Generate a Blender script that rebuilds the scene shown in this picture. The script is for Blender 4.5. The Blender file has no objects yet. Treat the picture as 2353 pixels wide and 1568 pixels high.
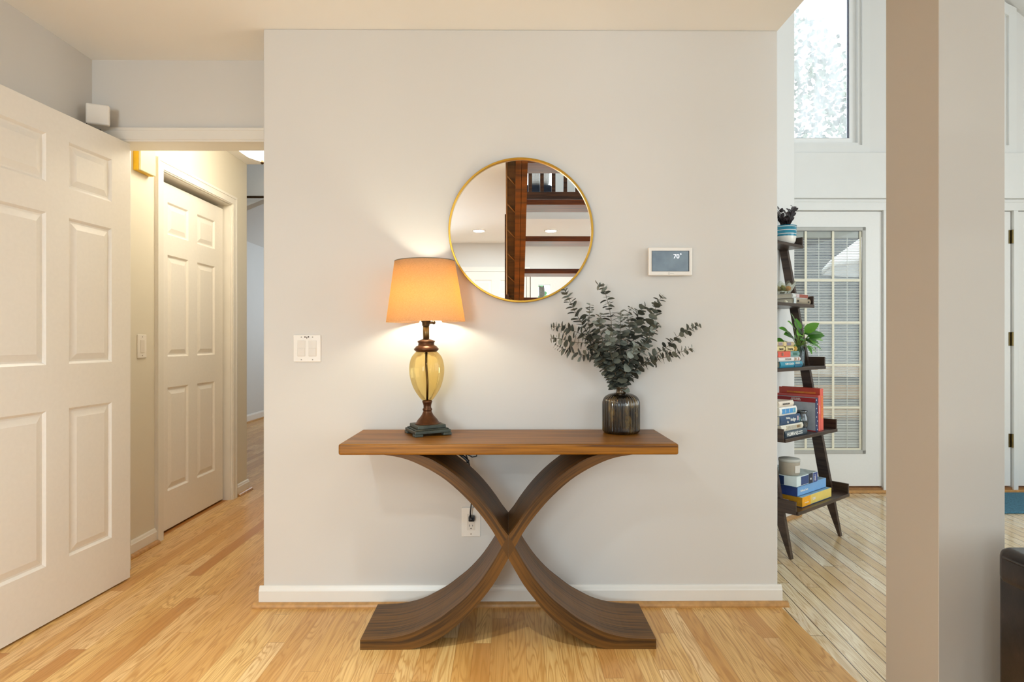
import bpy, bmesh, math, random
from mathutils import Vector, Matrix
random.seed(7)
PI = math.pi
R = math.radians
S = bpy.context.scene
COL = S.collection

# ------------------------------------------------------------------ camera
CAM_H = 1.115
cam_d = bpy.data.cameras.new('camera'); cam_d.sensor_width = 36.0; cam_d.lens = 36.0 * 1372.6 / 2353.0
cam_d.clip_start = 0.05
cam = bpy.data.objects.new('camera', cam_d); COL.objects.link(cam)
cam.location = (0, 0, CAM_H); cam.rotation_euler = (R(90), 0, R(-0.35))
S.camera = cam
S.view_settings.view_transform = 'Standard'; S.view_settings.look = 'None'
S.view_settings.exposure = 0.54; S.view_settings.gamma = 1.0; S.view_settings.use_curve_mapping = False
S.cycles.use_denoising = True
S.cycles.max_bounces = 10; S.cycles.diffuse_bounces = 6; S.cycles.glossy_bounces = 5
S.cycles.transparent_max_bounces = 16; S.cycles.transmission_bounces = 6
S.cycles.sample_clamp_indirect = 6.0
S.cycles.caustics_reflective = False; S.cycles.caustics_refractive = False

# ------------------------------------------------------------------ sky and daylight
wd = bpy.data.worlds.new('sky'); S.world = wd; wd.use_nodes = True
bg = wd.node_tree.nodes['Background']
bg.inputs[0].default_value = (0.86, 0.93, 1.0, 1); bg.inputs[1].default_value = 2.6

def area(name, loc, rot, sx, sy, power, col, spread=180):
    l = bpy.data.lights.new(name, 'AREA'); l.shape = 'RECTANGLE'; l.size = sx; l.size_y = sy
    l.energy = power; l.color = col; l.spread = R(spread)
    o = bpy.data.objects.new(name, l); COL.objects.link(o); o.location = loc; o.rotation_euler = rot
    return o
DAY = (0.80, 0.92, 1.0)
# added area lights stand in for living room daylight (right wall and rear wall)
area('daylight_fill', (4.86, 0.75, 1.9), (0, R(90), 0), 2.6, 3.4, 88, DAY)
area('daylight_fill', (3.0, -2.95, 1.9), (R(90), 0, 0), 2.6, 2.6, 38, (0.74, 0.88, 1.0))
# added fill lights in the loft above and at the entrance behind the camera
area('daylight_fill', (-0.6, -2.9, 3.6), (R(90), 0, 0), 2.4, 1.4, 45, DAY)
area('daylight_fill', (-1.4, -2.9, 1.25), (R(90), 0, 0), 1.0, 1.3, 26, (0.76, 0.91, 1.0), 120)
# added area light for daylight of the bedroom at the end of the hall
area('daylight_fill', (-1.6, 9.8, 1.8), (R(-90), 0, 0), 2.0, 1.6, 40, (0.80, 0.90, 1.0))

# ------------------------------------------------------------------ node helpers
def lin(h):
    h = h.lstrip('#'); o = []
    for i in (0, 2, 4):
        v = int(h[i:i + 2], 16) / 255.0
        o.append(v / 12.92 if v <= 0.04045 else ((v + 0.055) / 1.055) ** 2.4)
    return (*o, 1.0)

class NT:
    def __init__(s, name):
        s.m = bpy.data.materials.new(name); s.m.use_nodes = True
        s.t = s.m.node_tree; s.bsdf = s.t.nodes['Principled BSDF']; s.out = s.t.nodes['Material Output']
    def n(s, typ, **kw):
        x = s.t.nodes.new(typ)
        for k, v in kw.items(): setattr(x, k, v)
        return x
    def l(s, a, b): s.t.links.new(a, b)
    def val(s, sock, v):
        if hasattr(v, 'is_output') or isinstance(v, bpy.types.NodeSocket): s.l(v, sock)
        else: sock.default_value = v
    def math(s, op, a, b=0.0, c=0.0):
        x = s.n('ShaderNodeMath', operation=op)
        s.val(x.inputs[0], a); s.val(x.inputs[1], b); s.val(x.inputs[2], c)
        return x.outputs[0]
    def mix(s, fac, a, b, blend='MIX'):
        x = s.n('ShaderNodeMix', data_type='RGBA', blend_type=blend)
        s.val(x.inputs[0], fac); s.val(x.inputs[6], a); s.val(x.inputs[7], b)
        return x.outputs[2]
    def noise(s, vec, scale, detail=3.0, rough=0.5, dist=0.0):
        x = s.n('ShaderNodeTexNoise'); x.inputs['Scale'].default_value = scale
        x.inputs['Detail'].default_value = detail; x.inputs['Roughness'].default_value = rough
        x.inputs['Distortion'].default_value = dist
        if vec is not None: s.l(vec, x.inputs['Vector'])
        return x.outputs[0]
    def ramp(s, fac, stops):
        x = s.n('ShaderNodeValToRGB'); e = x.color_ramp.elements
        while len(e) < len(stops): e.new(0.5)
        for i, (p, c) in enumerate(stops): e[i].position = p; e[i].color = c
        s.l(fac, x.inputs[0]); return x.outputs[0]
    def bump(s, h, strength=0.2, dist=0.002):
        x = s.n('ShaderNodeBump'); x.inputs['Strength'].default_value = strength; x.inputs['Distance'].default_value = dist
        s.l(h, x.inputs['Height']); s.l(x.outputs[0], s.bsdf.inputs['Normal'])
    def coord(s, which='Object'):
        return s.n('ShaderNodeTexCoord').outputs[which]
    def mapping(s, vec, scale=(1, 1, 1), rot=(0, 0, 0), loc=(0, 0, 0)):
        x = s.n('ShaderNodeMapping'); x.inputs['Scale'].default_value = scale
        x.inputs['Rotation'].default_value = rot; x.inputs['Location'].default_value = loc
        s.l(vec, x.inputs[0]); return x.outputs[0]

MATS = {}
def pm(name, col, rough=0.5, metal=0.0, vary=0.06, scale=30.0, bump=0.0, coat=0.0, emit=0.0, spec=0.5):
    """plain procedural material: base colour with a little noise variation"""
    if name in MATS: return MATS[name]
    t = NT(name); c = lin(col) if isinstance(col, str) else col
    nz = t.noise(t.coord(), scale, 4.0)
    d = tuple(max(0, x * (1 - vary)) for x in c[:3]) + (1,); b = tuple(min(1, x * (1 + vary)) for x in c[:3]) + (1,)
    t.l(t.ramp(nz, [(0.3, d), (0.7, b)]), t.bsdf.inputs['Base Color'])
    t.bsdf.inputs['Roughness'].default_value = rough; t.bsdf.inputs['Metallic'].default_value = metal
    t.bsdf.inputs['Coat Weight'].default_value = coat; t.bsdf.inputs['Specular IOR Level'].default_value = spec
    if bump: t.bump(nz, bump, 0.001)
    if emit:
        t.bsdf.inputs['Emission Color'].default_value = c; t.bsdf.inputs['Emission Strength'].default_value = emit
    MATS[name] = t.m; return t.m

def floor_mat(name, width, rot, ramp, grain_dark, gap, rough, length=0.95, off=0.0):
    t = NT(name)
    pos = t.n('ShaderNodeNewGeometry').outputs['Position']
    p = t.mapping(pos, rot=(0, 0, rot), loc=(off, 0, 0))
    sp = t.n('ShaderNodeSeparateXYZ'); t.l(p, sp.inputs[0]); x, y = sp.outputs[0], sp.outputs[1]
    xs = t.math('DIVIDE', x, width); ix = t.math('FLOOR', xs); fx = t.math('FRACT', xs)
    w1 = t.n('ShaderNodeTexWhiteNoise', noise_dimensions='1D'); t.l(ix, w1.inputs['W'])
    ys = t.math('ADD', t.math('DIVIDE', y, length), t.math('MULTIPLY', w1.outputs[0], 9.0))
    iy = t.math('FLOOR', ys); fy = t.math('FRACT', ys)
    cb = t.n('ShaderNodeCombineXYZ'); t.l(ix, cb.inputs[0]); t.l(iy, cb.inputs[1])
    w2 = t.n('ShaderNodeTexWhiteNoise', noise_dimensions='3D'); t.l(cb.outputs[0], w2.inputs['Vector'])
    r = w2.outputs[0]
    base = t.ramp(r, ramp)
    # grain: fine pores along the board, and wide cathedral figure
    g = t.n('ShaderNodeCombineXYZ'); t.l(t.math('MULTIPLY', x, 150.0), g.inputs[0]); t.l(t.math('MULTIPLY', y, 3.5), g.inputs[1]); t.l(t.math('MULTIPLY', r, 60.0), g.inputs[2])
    fine = t.noise(g.outputs[0], 1.0, 4.0, 0.6)
    g2 = t.n('ShaderNodeCombineXYZ'); t.l(t.math('MULTIPLY', x, 17.0), g2.inputs[0]); t.l(t.math('MULTIPLY', y, 1.3), g2.inputs[1]); t.l(t.math('MULTIPLY', r, 90.0), g2.inputs[2])
    big = t.noise(g2.outputs[0], 1.0, 2.0, 0.5, 0.3)
    rings = t.math('SINE', t.math('MULTIPLY', big, 95.0))
    rings = t.math('MULTIPLY', t.math('POWER', t.math('MULTIPLY', t.math('ADD', rings, 1.0), 0.5), 3.0), 0.6)
    c1 = t.mix(rings, base, grain_dark)
    fr = t.ramp(fine, [(0.35, (1, 1, 1, 1)), (0.62, (0, 0, 0, 1))])
    c2 = t.mix(t.math('MULTIPLY', fr, 0.42), c1, grain_dark)
    ex = t.math('MINIMUM', fx, t.math('SUBTRACT', 1.0, fx)); ey = t.math('MINIMUM', fy, t.math('SUBTRACT', 1.0, fy))
    gx = t.math('LESS_THAN', ex, gap[0]); gy = t.math('LESS_THAN', ey, 0.0012)
    gm = t.math('MULTIPLY', t.math('MAXIMUM', gx, gy), gap[1])
    c3 = t.mix(gm, c2, gap[2])
    t.l(c3, t.bsdf.inputs['Base Color'])
    t.val(t.bsdf.inputs['Roughness'], t.math('ADD', rough, t.math('MULTIPLY', fine, 0.12)))
    t.bsdf.inputs['Specular IOR Level'].default_value = 0.5
    t.bump(t.math('SUBTRACT', t.math('MULTIPLY', fine, 0.15), gm), 0.25, 0.0008)
    return t.m

def wood_uv(name, dark, light, rough=0.3, su=3.0, sv=70.0, coat=0.2):
    """stained wood whose grain follows the mesh's own U direction (metres)"""
    t = NT(name); uv = t.coord('UV')
    v = t.mapping(uv, scale=(su, sv, 1)); a = t.noise(v, 1.0, 5.0, 0.6, 0.4)
    b = t.noise(t.mapping(uv, scale=(su * 0.6, sv * 0.35, 1)), 1.0, 3.0, 0.5, 0.8)
    f = t.math('ADD', t.math('MULTIPLY', a, 0.6), t.math('MULTIPLY', b, 0.4))
    c = t.ramp(f, [(0.40, lin(dark)), (0.50, tuple(p * .4 + q * .6 for p, q in zip(lin(dark), lin(light)))), (0.60, lin(light))])
    t.l(c, t.bsdf.inputs['Base Color'])
    t.bsdf.inputs['Roughness'].default_value = rough; t.bsdf.inputs['Coat Weight'].default_value = coat; t.bsdf.inputs['Coat Roughness'].default_value = 0.25
    t.bsdf.inputs['Specular IOR Level'].default_value = .35
    t.bump(a, 0.08, 0.0006); return t.m

def thin_glass(name, col, rough=0.03, refl=0.9, haze=0.0, hazecol=(0.9, 0.92, 0.93, 1)):
    t = NT(name); tr = t.n('ShaderNodeBsdfTransparent'); tr.inputs[0].default_value = col
    gl = t.n('ShaderNodeBsdfGlossy'); gl.inputs['Roughness'].default_value = rough
    fr = t.n('ShaderNodeFresnel'); fr.inputs[0].default_value = 1.5
    m = t.n('ShaderNodeMixShader'); t.l(t.math('MULTIPLY', fr.outputs[0], refl), m.inputs[0]); t.l(tr.outputs[0], m.inputs[1]); t.l(gl.outputs[0], m.inputs[2])
    last = m.outputs[0]
    if haze:
        tl = t.n('ShaderNodeBsdfTranslucent'); tl.inputs[0].default_value = hazecol
        nz = t.ramp(t.noise(t.mapping(t.coord(), scale=(6, 6, 1.6)), 2.0, 6.0, 0.65), [(0.35, (haze * .5,) * 3 + (1,)), (0.7, (min(1, haze * 1.4),) * 3 + (1,))])
        m2 = t.n('ShaderNodeMixShader'); t.l(nz, m2.inputs[0]); t.l(last, m2.inputs[1]); t.l(tl.outputs[0], m2.inputs[2]); last = m2.outputs[0]
    t.l(last, t.out.inputs[0]); return t.m

def emis(name, col, strength):
    t = NT(name); e = t.n('ShaderNodeEmission'); e.inputs[0].default_value = col; e.inputs[1].default_value = strength
    t.l(e.outputs[0], t.out.inputs[0]); return t.m

def leaf_mat(name, stops, rough=0.55, trans=0.15, stripe=None):
    t = NT(name); rnd = t.n('ShaderNodeNewGeometry').outputs['Random Per Island']
    nz = t.noise(t.coord(), 60.0, 3.0)
    f = t.math('ADD', t.math('MULTIPLY', rnd, 0.75), t.math('MULTIPLY', nz, 0.25))
    t.l(t.ramp(f, stops), t.bsdf.inputs['Base Color'])
    t.bsdf.inputs['Roughness'].default_value = rough
    t.bsdf.inputs['Subsurface Weight'].default_value = 0.0
    t.bsdf.inputs['Transmission Weight'].default_value = 0.0
    return t.m

# ------------------------------------------------------------------ mesh helpers
class MB:
    def __init__(s): s.bm = bmesh.new(); s.uv = s.bm.loops.layers.uv.new('UVMap')
    def _uvbox(s, faces):
        for f in faces:
            n = f.normal
            ax = max(range(3), key=lambda i: abs(n[i]))
            for lp in f.loops:
                c = lp.vert.co
                lp[s.uv].uv = (c.x, c.y) if ax == 2 else ((c.x, c.z) if ax == 1 else (c.y, c.z))
    def box(s, a, b, r=0.0, seg=2, M=None, taper=None):
        vs = []
        for z in (a[2], b[2]):
            for x, y in ((a[0], a[1]), (b[0], a[1]), (b[0], b[1]), (a[0], b[1])):
                vs.append(s.bm.verts.new((x, y, z)))
        fs = [s.bm.faces.new([vs[i] for i in q]) for q in ((3, 2, 1, 0), (4, 5, 6, 7), (0, 1, 5, 4), (1, 2, 6, 5), (2, 3, 7, 6), (3, 0, 4, 7))]
        if taper:
            c = (Vector(a) + Vector(b)) / 2
            for v in vs[4:]: v.co.x = c.x + (v.co.x - c.x) * taper[0]; v.co.y = c.y + (v.co.y - c.y) * taper[1]
        if r > 0:
            es = list({e for f in fs for e in f.edges})
            res = bmesh.ops.bevel(s.bm, geom=es, offset=r, segments=seg, profile=0.5, affect='EDGES')
            fs = list({f for v in res['verts'] for f in v.link_faces} | set(res['faces']))
        for f in fs: f.normal_update()
        s._uvbox(fs)
        if M is not None: bmesh.ops.transform(s.bm, matrix=M, verts=list({v for f in fs for v in f.verts}))
        return fs
    def prism(s, poly, d0, d1, axis='y', M=None):
        """polygon extruded along an axis; poly is in the two remaining axes in xyz order"""
        def P(p, d): return {'y': (p[0], d, p[1]), 'x': (d, p[0], p[1]), 'z': (p[0], p[1], d)}[axis]
        A = [s.bm.verts.new(P(p, d0)) for p in poly]; B = [s.bm.verts.new(P(p, d1)) for p in poly]
        fs = [s.bm.faces.new(A), s.bm.faces.new(B[::-1])]
        n = len(poly)
        for i in range(n): fs.append(s.bm.faces.new([A[i], B[i], B[(i + 1) % n], A[(i + 1) % n]]))
        bmesh.ops.recalc_face_normals(s.bm, faces=fs); s._uvbox(fs)
        if M is not None: bmesh.ops.transform(s.bm, matrix=M, verts=A + B)
        return fs
    def lathe(s, prof, seg=40, c=(0, 0, 0), flute=None, M=None, cap=True, squash=None):
        """prof = [(radius, z)...]; flute=(count, depth) adds ribs"""
        rings = []
        for r, z in prof:
            ring = []
            for i in range(seg):
                a = 2 * PI * i / seg; rr = r
                if flute: rr = r * (1 - flute[1] * (0.5 - 0.5 * math.cos(flute[0] * a)) ** 1.0)
                ring.append(s.bm.verts.new((c[0] + rr * math.cos(a), c[1] + rr * math.sin(a), c[2] + z)))
            rings.append(ring)
        fs = []
        for k in range(len(rings) - 1):
            for i in range(seg):
                j = (i + 1) % seg
                f = s.bm.faces.new([rings[k][i], rings[k][j], rings[k + 1][j], rings[k + 1][i]]); f.smooth = True; fs.append(f)
        if cap:
            if prof[0][0] > 1e-6: fs.append(s.bm.faces.new(rings[0][::-1]))
            if prof[-1][0] > 1e-6: fs.append(s.bm.faces.new(rings[-1]))
        if M is not None: bmesh.ops.transform(s.bm, matrix=M, verts=[v for r_ in rings for v in r_])
        return fs
    def tube(s, pts, r, seg=10, r1=None, cap=True):
        pts = [Vector(p) for p in pts]; n = len(pts); rings = []
        up = Vector((0, 0, 1)); prev = None
        for i, p in enumerate(pts):
            d = (pts[min(i + 1, n - 1)] - pts[max(i - 1, 0)]).normalized()
            if prev is None:
                ref = up if abs(d.z) < 0.9 else Vector((1, 0, 0)); a = d.cross(ref).normalized()
            else:
                a = (prev - d * prev.dot(d)).normalized()
            b = d.cross(a); prev = a
            rr = r if r1 is None else r + (r1 - r) * i / (n - 1)
            rings.append([s.bm.verts.new(p + (a * math.cos(2 * PI * k / seg) + b * math.sin(2 * PI * k / seg)) * rr) for k in range(seg)])
        for k in range(n - 1):
            for i in range(seg):
                j = (i + 1) % seg
                f = s.bm.faces.new([rings[k][i], rings[k][j], rings[k + 1][j], rings[k + 1][i]]); f.smooth = True
        if cap: s.bm.faces.new(rings[0][::-1]); s.bm.faces.new(rings[-1])
    def ball(s, c, r, sc=(1, 1, 1), seg=20):
        M = Matrix.Translation(c) @ Matrix.Diagonal((*sc, 1))
        res = bmesh.ops.create_uvsphere(s.bm, u_segments=seg, v_segments=max(6, seg // 2), radius=r, matrix=M)
        for v in res['verts']:
            for f in v.link_faces: f.smooth = True
    def leaf(s, base, d, nrm, L, W, n=6, bend=0.0, cup=0.15, tip=1.0):
        """pointed-oval leaf blade starting at base along d, facing nrm"""
        d = Vector(d).normalized(); nrm = Vector(nrm); nrm = (nrm - d * nrm.dot(d)).normalized(); sd = d.cross(nrm)
        base = Vector(base); mids = []; ls = []; rs = []
        for i in range(n + 1):
            t = i / n
            w = W * (math.sin(PI * min(1, t ** 0.75)) ** 0.8) if tip == 1.0 else W * math.sqrt(max(0, 1 - (2 * t - 1) ** 2))
            p = base + d * (L * t) - nrm * (bend * L * t * t)
            mids.append(s.bm.verts.new(p)); ls.append((p + sd * w + nrm * cup * w)); rs.append((p - sd * w + nrm * cup * w))
        lv = [None] + [s.bm.verts.new(q) for q in ls[1:-1]] + [None]; rv = [None] + [s.bm.verts.new(q) for q in rs[1:-1]] + [None]
        for V, fl in ((lv, False), (rv, True)):
            for i in range(n):
                q = [mids[i]] + ([V[i]] if V[i] else []) + ([V[i + 1]] if V[i + 1] else []) + [mids[i + 1]]
                if len(q) >= 3:
                    f = s.bm.faces.new(q if fl else q[::-1]); f.smooth = True
    def build(s, name, mat, parent=None, loc=None, rot=None, recalc=False):
        if recalc: bmesh.ops.recalc_face_normals(s.bm, faces=s.bm.faces)
        for e in s.bm.edges:
            if len(e.link_faces) == 2 and e.calc_face_angle(0) > 0.6: e.smooth = False
        me = bpy.data.meshes.new(name); s.bm.to_mesh(me); s.bm.free()
        me.materials.append(mat)
        o = bpy.data.objects.new(name, me); COL.objects.link(o)
        if parent: o.parent = parent
        if loc: o.location = loc
        if rot: o.rotation_euler = rot
        return o

def tag(o, label=None, cat=None, group=None, kind=None):
    if label: o['label'] = label
    if cat: o['category'] = cat
    if group: o['group'] = group
    if kind: o['kind'] = kind
    return o
def empty(name, loc, rz=0.0, label=None, cat=None, group=None, kind=None):
    o = bpy.data.objects.new(name, None); COL.objects.link(o); o.location = loc; o.rotation_euler = (0, 0, rz)
    o.empty_display_size = 0.05
    return tag(o, label, cat, group, kind)
def struct(o, label=None, cat=None): return tag(o, label, cat, None, 'structure')
def copy_tree(o, parent=None):
    c = o.copy(); COL.objects.link(c); c.parent = parent
    for ch in list(o.children): copy_tree(ch, c)
    return c
def bx(name, a, b, mat, parent=None, r=0.0):
    m = MB(); m.box(a, b, r); return m.build(name, mat, parent)
def text(name, s, size, mat, parent, loc, rot, align='CENTER', ext=0.0004, sx=1.0):
    c = bpy.data.curves.new(name, 'FONT'); c.body = s; c.size = size; c.align_x = align; c.align_y = 'CENTER'; c.extrude = ext
    c.offset = size * 0.012
    tmp = bpy.data.objects.new('lettering_curve', c); COL.objects.link(tmp)
    me = bpy.data.meshes.new_from_object(tmp.evaluated_get(bpy.context.evaluated_depsgraph_get()))
    bpy.data.objects.remove(tmp); bpy.data.curves.remove(c)
    me.name = name; me.materials.clear(); me.materials.append(mat)
    o = bpy.data.objects.new(name, me); COL.objects.link(o); o.parent = parent
    o.location = loc; o.rotation_euler = rot; o.scale = (sx, 1, 1); return o

# ------------------------------------------------------------------ materials of the shell
def paint(name, col, rough=0.55):
    t = NT(name); c = lin(col); nz = t.noise(t.coord('Object'), 220.0, 2.0)
    big = t.noise(t.coord('Object'), 2.0, 2.0)
    t.l(t.mix(big, tuple(x * 0.98 for x in c[:3]) + (1,), tuple(min(1, x * 1.02) for x in c[:3]) + (1,)), t.bsdf.inputs['Base Color'])
    t.bsdf.inputs['Roughness'].default_value = rough; t.bsdf.inputs['Specular IOR Level'].default_value = 0.3
    t.bump(nz, 0.06, 0.0006); return t.m
M_WALL = paint('greige_paint', '#d5d1cb'); M_CEIL = paint('ceiling_paint', '#f4f2ee', 0.7)
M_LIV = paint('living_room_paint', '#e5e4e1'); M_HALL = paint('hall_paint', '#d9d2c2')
M_COLM = paint('wall_paint_shaded', '#bfb8ae'); M_BED = paint('bedroom_paint', '#cfcfcc')  # column gets the wall paint darkened, its shade put into the colour
M_TRIM = pm('white_trim_paint', '#e4dfd6', 0.32, vary=0.015, scale=8); M_DOOR = pm('white_door_paint', '#e9e4dc', 0.34, vary=0.015, scale=60, bump=0.05)
M_LTRIM = pm('living_white_trim', '#e6e6e3', 0.32, vary=.01, scale=8); M_LDOOR = pm('living_white_door', '#e8e7e3', 0.34, vary=.01, scale=60)
M_OAK = pm('oak_moulding', '#b98a52', 0.35, vary=0.18, scale=40)
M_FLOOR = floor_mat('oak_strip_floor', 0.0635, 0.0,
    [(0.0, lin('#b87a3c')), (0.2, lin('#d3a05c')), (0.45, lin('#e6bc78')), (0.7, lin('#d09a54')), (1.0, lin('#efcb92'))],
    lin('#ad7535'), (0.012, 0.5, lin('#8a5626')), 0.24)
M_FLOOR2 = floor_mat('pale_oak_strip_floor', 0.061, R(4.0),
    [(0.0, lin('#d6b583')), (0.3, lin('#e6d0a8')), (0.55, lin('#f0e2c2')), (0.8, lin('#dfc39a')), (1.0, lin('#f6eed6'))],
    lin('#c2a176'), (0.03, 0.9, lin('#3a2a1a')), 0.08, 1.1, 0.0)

# ------------------------------------------------------------------ setting: floor, ceiling, walls
CZ = 2.432; WX0, WX1, WY = -1.033, 1.142, 2.525; LX = -1.95
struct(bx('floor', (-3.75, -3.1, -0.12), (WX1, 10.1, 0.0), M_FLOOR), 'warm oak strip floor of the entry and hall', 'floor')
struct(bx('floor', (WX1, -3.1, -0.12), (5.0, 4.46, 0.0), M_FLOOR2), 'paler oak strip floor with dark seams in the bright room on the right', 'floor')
m = MB()
HX0, HY0, HY1 = -0.02, -1.42, 0.75
m.box((-2.07, -3.1, CZ), (HX0, 4.465, CZ + .19)); m.box((HX0, -3.1, CZ), (WX1, HY0, CZ + .19)); m.box((HX0, HY1, CZ), (WX1, 4.465, CZ + .19))
struct(m.build('ceiling', M_CEIL), 'flat off-white ceiling over the entry', 'ceiling')
m = MB(); m.box((WX0, WY, 0), (WX1, WY + .125, CZ), 0.004, 1)
struct(m.build('wall_front', M_WALL), 'greige wall behind the console table', 'wall')
struct(bx('wall_hall_right', (WX0, WY + .125, 0), (WX0 + .11, 4.465, CZ), M_HALL), 'hidden right wall of the hall', 'wall')
m = MB()
m.box((LX - .12, -3.1, 0), (LX, 2.81, CZ))
struct(m.build('wall_left', M_WALL), 'greige left wall behind the open white door', 'wall')
m = MB()
m.box((LX - .12, 2.81, 0), (LX, 3.36, CZ)); m.box((LX - .12, 3.36, 2.09), (LX, 4.22, CZ)); m.box((LX - .12, 4.22, 0), (LX, 4.465, CZ))
m.box((LX - .13, 3.36, 0), (LX - .12, 4.22, 2.09))
struct(m.build('wall_hall_left', M_HALL), 'cream lit left wall of the hall', 'wall')
m = MB(); m.box((LX, 2.81, 2.065), (WX0, 2.93, CZ)); m.box((LX, 2.81, 0), (-1.866, 2.93, 2.065))
struct(m.build('wall_header', M_WALL), 'greige wall above the hall doorway', 'wall')
m = MB(); m.box((-1.866, 2.808, 2.046), (WX0, 2.932, 2.065)); m.box((-1.866, 2.808, 0), (-1.846, 2.932, 2.046))
struct(m.build('trim_1', M_TRIM), 'white jamb of the hall doorway', 'door frame')
def casing(name, pts_top, label, Mx=None):
    pass
m = MB()
for z0, z1, y in ((2.046, 2.11, 2.797), (2.055, 2.102, 2.792), (2.096, 2.11, 2.789)):
    m.box((-1.93, y, z0), (WX0, 2.811, z1), 0.002, 1)
m.box((-1.93, 2.797, 0), (-1.866, 2.811, 2.046))
struct(m.build('trim_2', M_TRIM), 'white moulded casing over the hall doorway', 'door casing')
m = MB()
for a, b in (((-2.07, -3.1, 0), (.40, -3.0, 5.0)), ((.56, -3.1, 0), (5.0, -3.0, 5.0)), ((.40, -3.1, 0), (.56, -3.0, 1.41)), ((.40, -3.1, 1.87), (.56, -3.0, 5.0))): m.box(a, b)
struct(m.build('wall_back', M_WALL), 'greige wall behind the camera, seen in the mirror', 'wall')
# bedroom beyond the hall
struct(bx('wall_bedroom_left', (-3.68, 4.3, 0), (-3.56, 10.1, 2.52), M_BED), 'grey wall of the room at the end of the hall', 'wall')
struct(bx('wall_bedroom_back', (-3.68, 10.0, 0), (-0.8, 10.1, 3.9), M_BED), 'back wall of the room at the end of the hall', 'wall')
struct(bx('wall_bedroom_right', (-0.92, 4.465, 0), (-0.8, 10.1, 3.9), M_BED), 'right wall of the room at the end of the hall', 'wall')
struct(bx('wall_bedroom_front', (-3.68, 4.3, 0), (LX - .12, 4.465, 3.9), M_BED), 'near wall of the room at the end of the hall', 'wall')
m = MB(); m.prism([(-3.68, 2.42), (-0.8, 3.7), (-0.8, 3.9), (-3.68, 3.9)], 4.3, 10.1)
struct(m.build('ceiling', M_BED), 'sloping ceiling of the room at the end of the hall', 'ceiling')
m = MB(); m.prism([(-3.56, 1.76), (-0.92, 2.84), (-0.92, 3.62), (-3.56, 2.475)], 5.2, 5.3)
struct(m.build('wall_bedroom_gable', M_BED), 'pale slanted wall face high up beyond the hall', 'wall')
# living room
FY = 4.38
RID = (2.2, 4.80)
def roofz(x): return RID[1] - 0.81 * abs(x - RID[0])
DW, DA, DB = (math.cos(R(38.4)), math.sin(R(38.4))), None, None
SW = Vector((DW[0], DW[1], 0)); SN = Vector((DW[1], -DW[0], 0))   # along the diagonal wall, and out from it
SO = Vector((1.21284, 3.31444, 0))                                # foot of the wall at the near end of the ladder shelf
m = MB()
c = SO + SW * 0.779
q = SO + SW * ((WX1 - SO.x) / SW.x)
poly = [(WX1, WY + .125), (q.x, q.y), (c.x, c.y), (c.x, FY + .02), (1.5, FY + .02), (1.02, 3.5), (1.02, WY + .125)]
m.prism(poly, 0, 4.4, 'z')
struct(m.build('wall_diagonal', M_LIV), 'white angled wall the ladder shelf leans on', 'wall')
struct(bx('wall_loft_side', (WX1 - .12, -3.0, CZ + .19), (WX1, 3.3, 4.4), M_LIV), 'white upper wall over the edge of the flat ceiling', 'wall')
struct(bx('wall_loft_front', (-2.07, 2.5, CZ + .19), (WX1, 2.62, 4.4), M_LIV), 'hidden front wall of the loft', 'wall')
struct(bx('wall_loft_left', (-2.07, -3.0, CZ + .19), (-1.95, 2.6, 4.4), M_LIV), 'hidden left wall of the loft', 'wall')
struct(bx('ceiling', (-2.07, -3.0, 4.3), (1.0, 2.62, 4.4), M_LIV), 'hidden ceiling of the loft', 'ceiling')
m = MB()
for x0, x1 in ((WX1 - .14, RID[0]), (RID[0], 5.05)):
    m.prism([(x0, roofz(x0)), (x1, roofz(x1)), (x1, roofz(x1) + .12), (x0, roofz(x0) + .12)], -3.1, FY + .12)
struct(m.build('ceiling', M_LIV), 'sloping white ceiling of the bright room on the right', 'ceiling')
struct(bx('wall_right', (4.9, -3.1, 0), (5.0, FY + .12, 2.75), M_LIV), 'right wall of the bright room, outside the frame', 'wall')
# far wall with the two upper windows and the door opening
W1 = (1.45, 2.594, 2.553, 4.15); W2x = (2.86, 3.675, 2.553)
OP = (1.80, 4.70, 2.09)
m = MB(); y0, y1 = FY, FY + .12
for x0, x1, z0, z1 in ((1.2, OP[0], 0, OP[2]), (OP[1], 4.9, 0, OP[2]), (1.2, 4.9, OP[2], W1[2]), (1.2, W1[0], W1[2], 4.0), (W1[1], W2x[0], W1[2], 4.2), (W1[0], W1[1], W1[3], 4.25)):
    m.box((x0, y0, z0), (x1, y1, z1))
m.prism([(W2x[1], W1[2]), (4.9, W1[2]), (4.9, roofz(4.9)), (W2x[1], roofz(W2x[1]))], y0, y1)
m.prism([(W2x[0], 3.95), (W2x[1], roofz(W2x[1]) - .1), (W2x[1], roofz(W2x[1])), (W2x[0], roofz(W2x[0]))], y0, y1)
m.prism([(1.2, 4.0), (W1[0], 4.15), (W1[1], 4.2), (W2x[0], 4.2), (W2x[0], roofz(W2x[0])), (RID[0], RID[1]), (1.2, roofz(1.2))], y0, y1)
struct(m.build('wall_far', M_LIV), 'white far wall with tall windows over the garden door', 'wall')
m = MB(); m.box((1.7, FY - .045, 2.157), (4.9, FY, 2.49), 0.003, 1)
struct(m.build('trim_3', M_LTRIM), 'wide white lintel band over the garden door', 'lintel')
m = MB(); m.box((1.80, FY - .012, 2.075), (4.72, FY + .03, 2.157), .002, 1); m.box((1.84, FY - .02, 2.135), (4.72, FY - .002, 2.155))
for x in (2.757, 3.717, 4.664): m.box((x, FY - .012, 0), (x + .034, FY + .05, 2.076), .002, 1)
m.box((1.80, FY - .012, 0), (1.837, FY + .05, 2.076))
struct(m.build('trim_4', M_LTRIM), 'white frame around the three garden door leaves', 'door frame')
m = MB(); m.box((1.85, FY - .03, 0), (4.7, FY + .10, .02), .004, 1)
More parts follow.
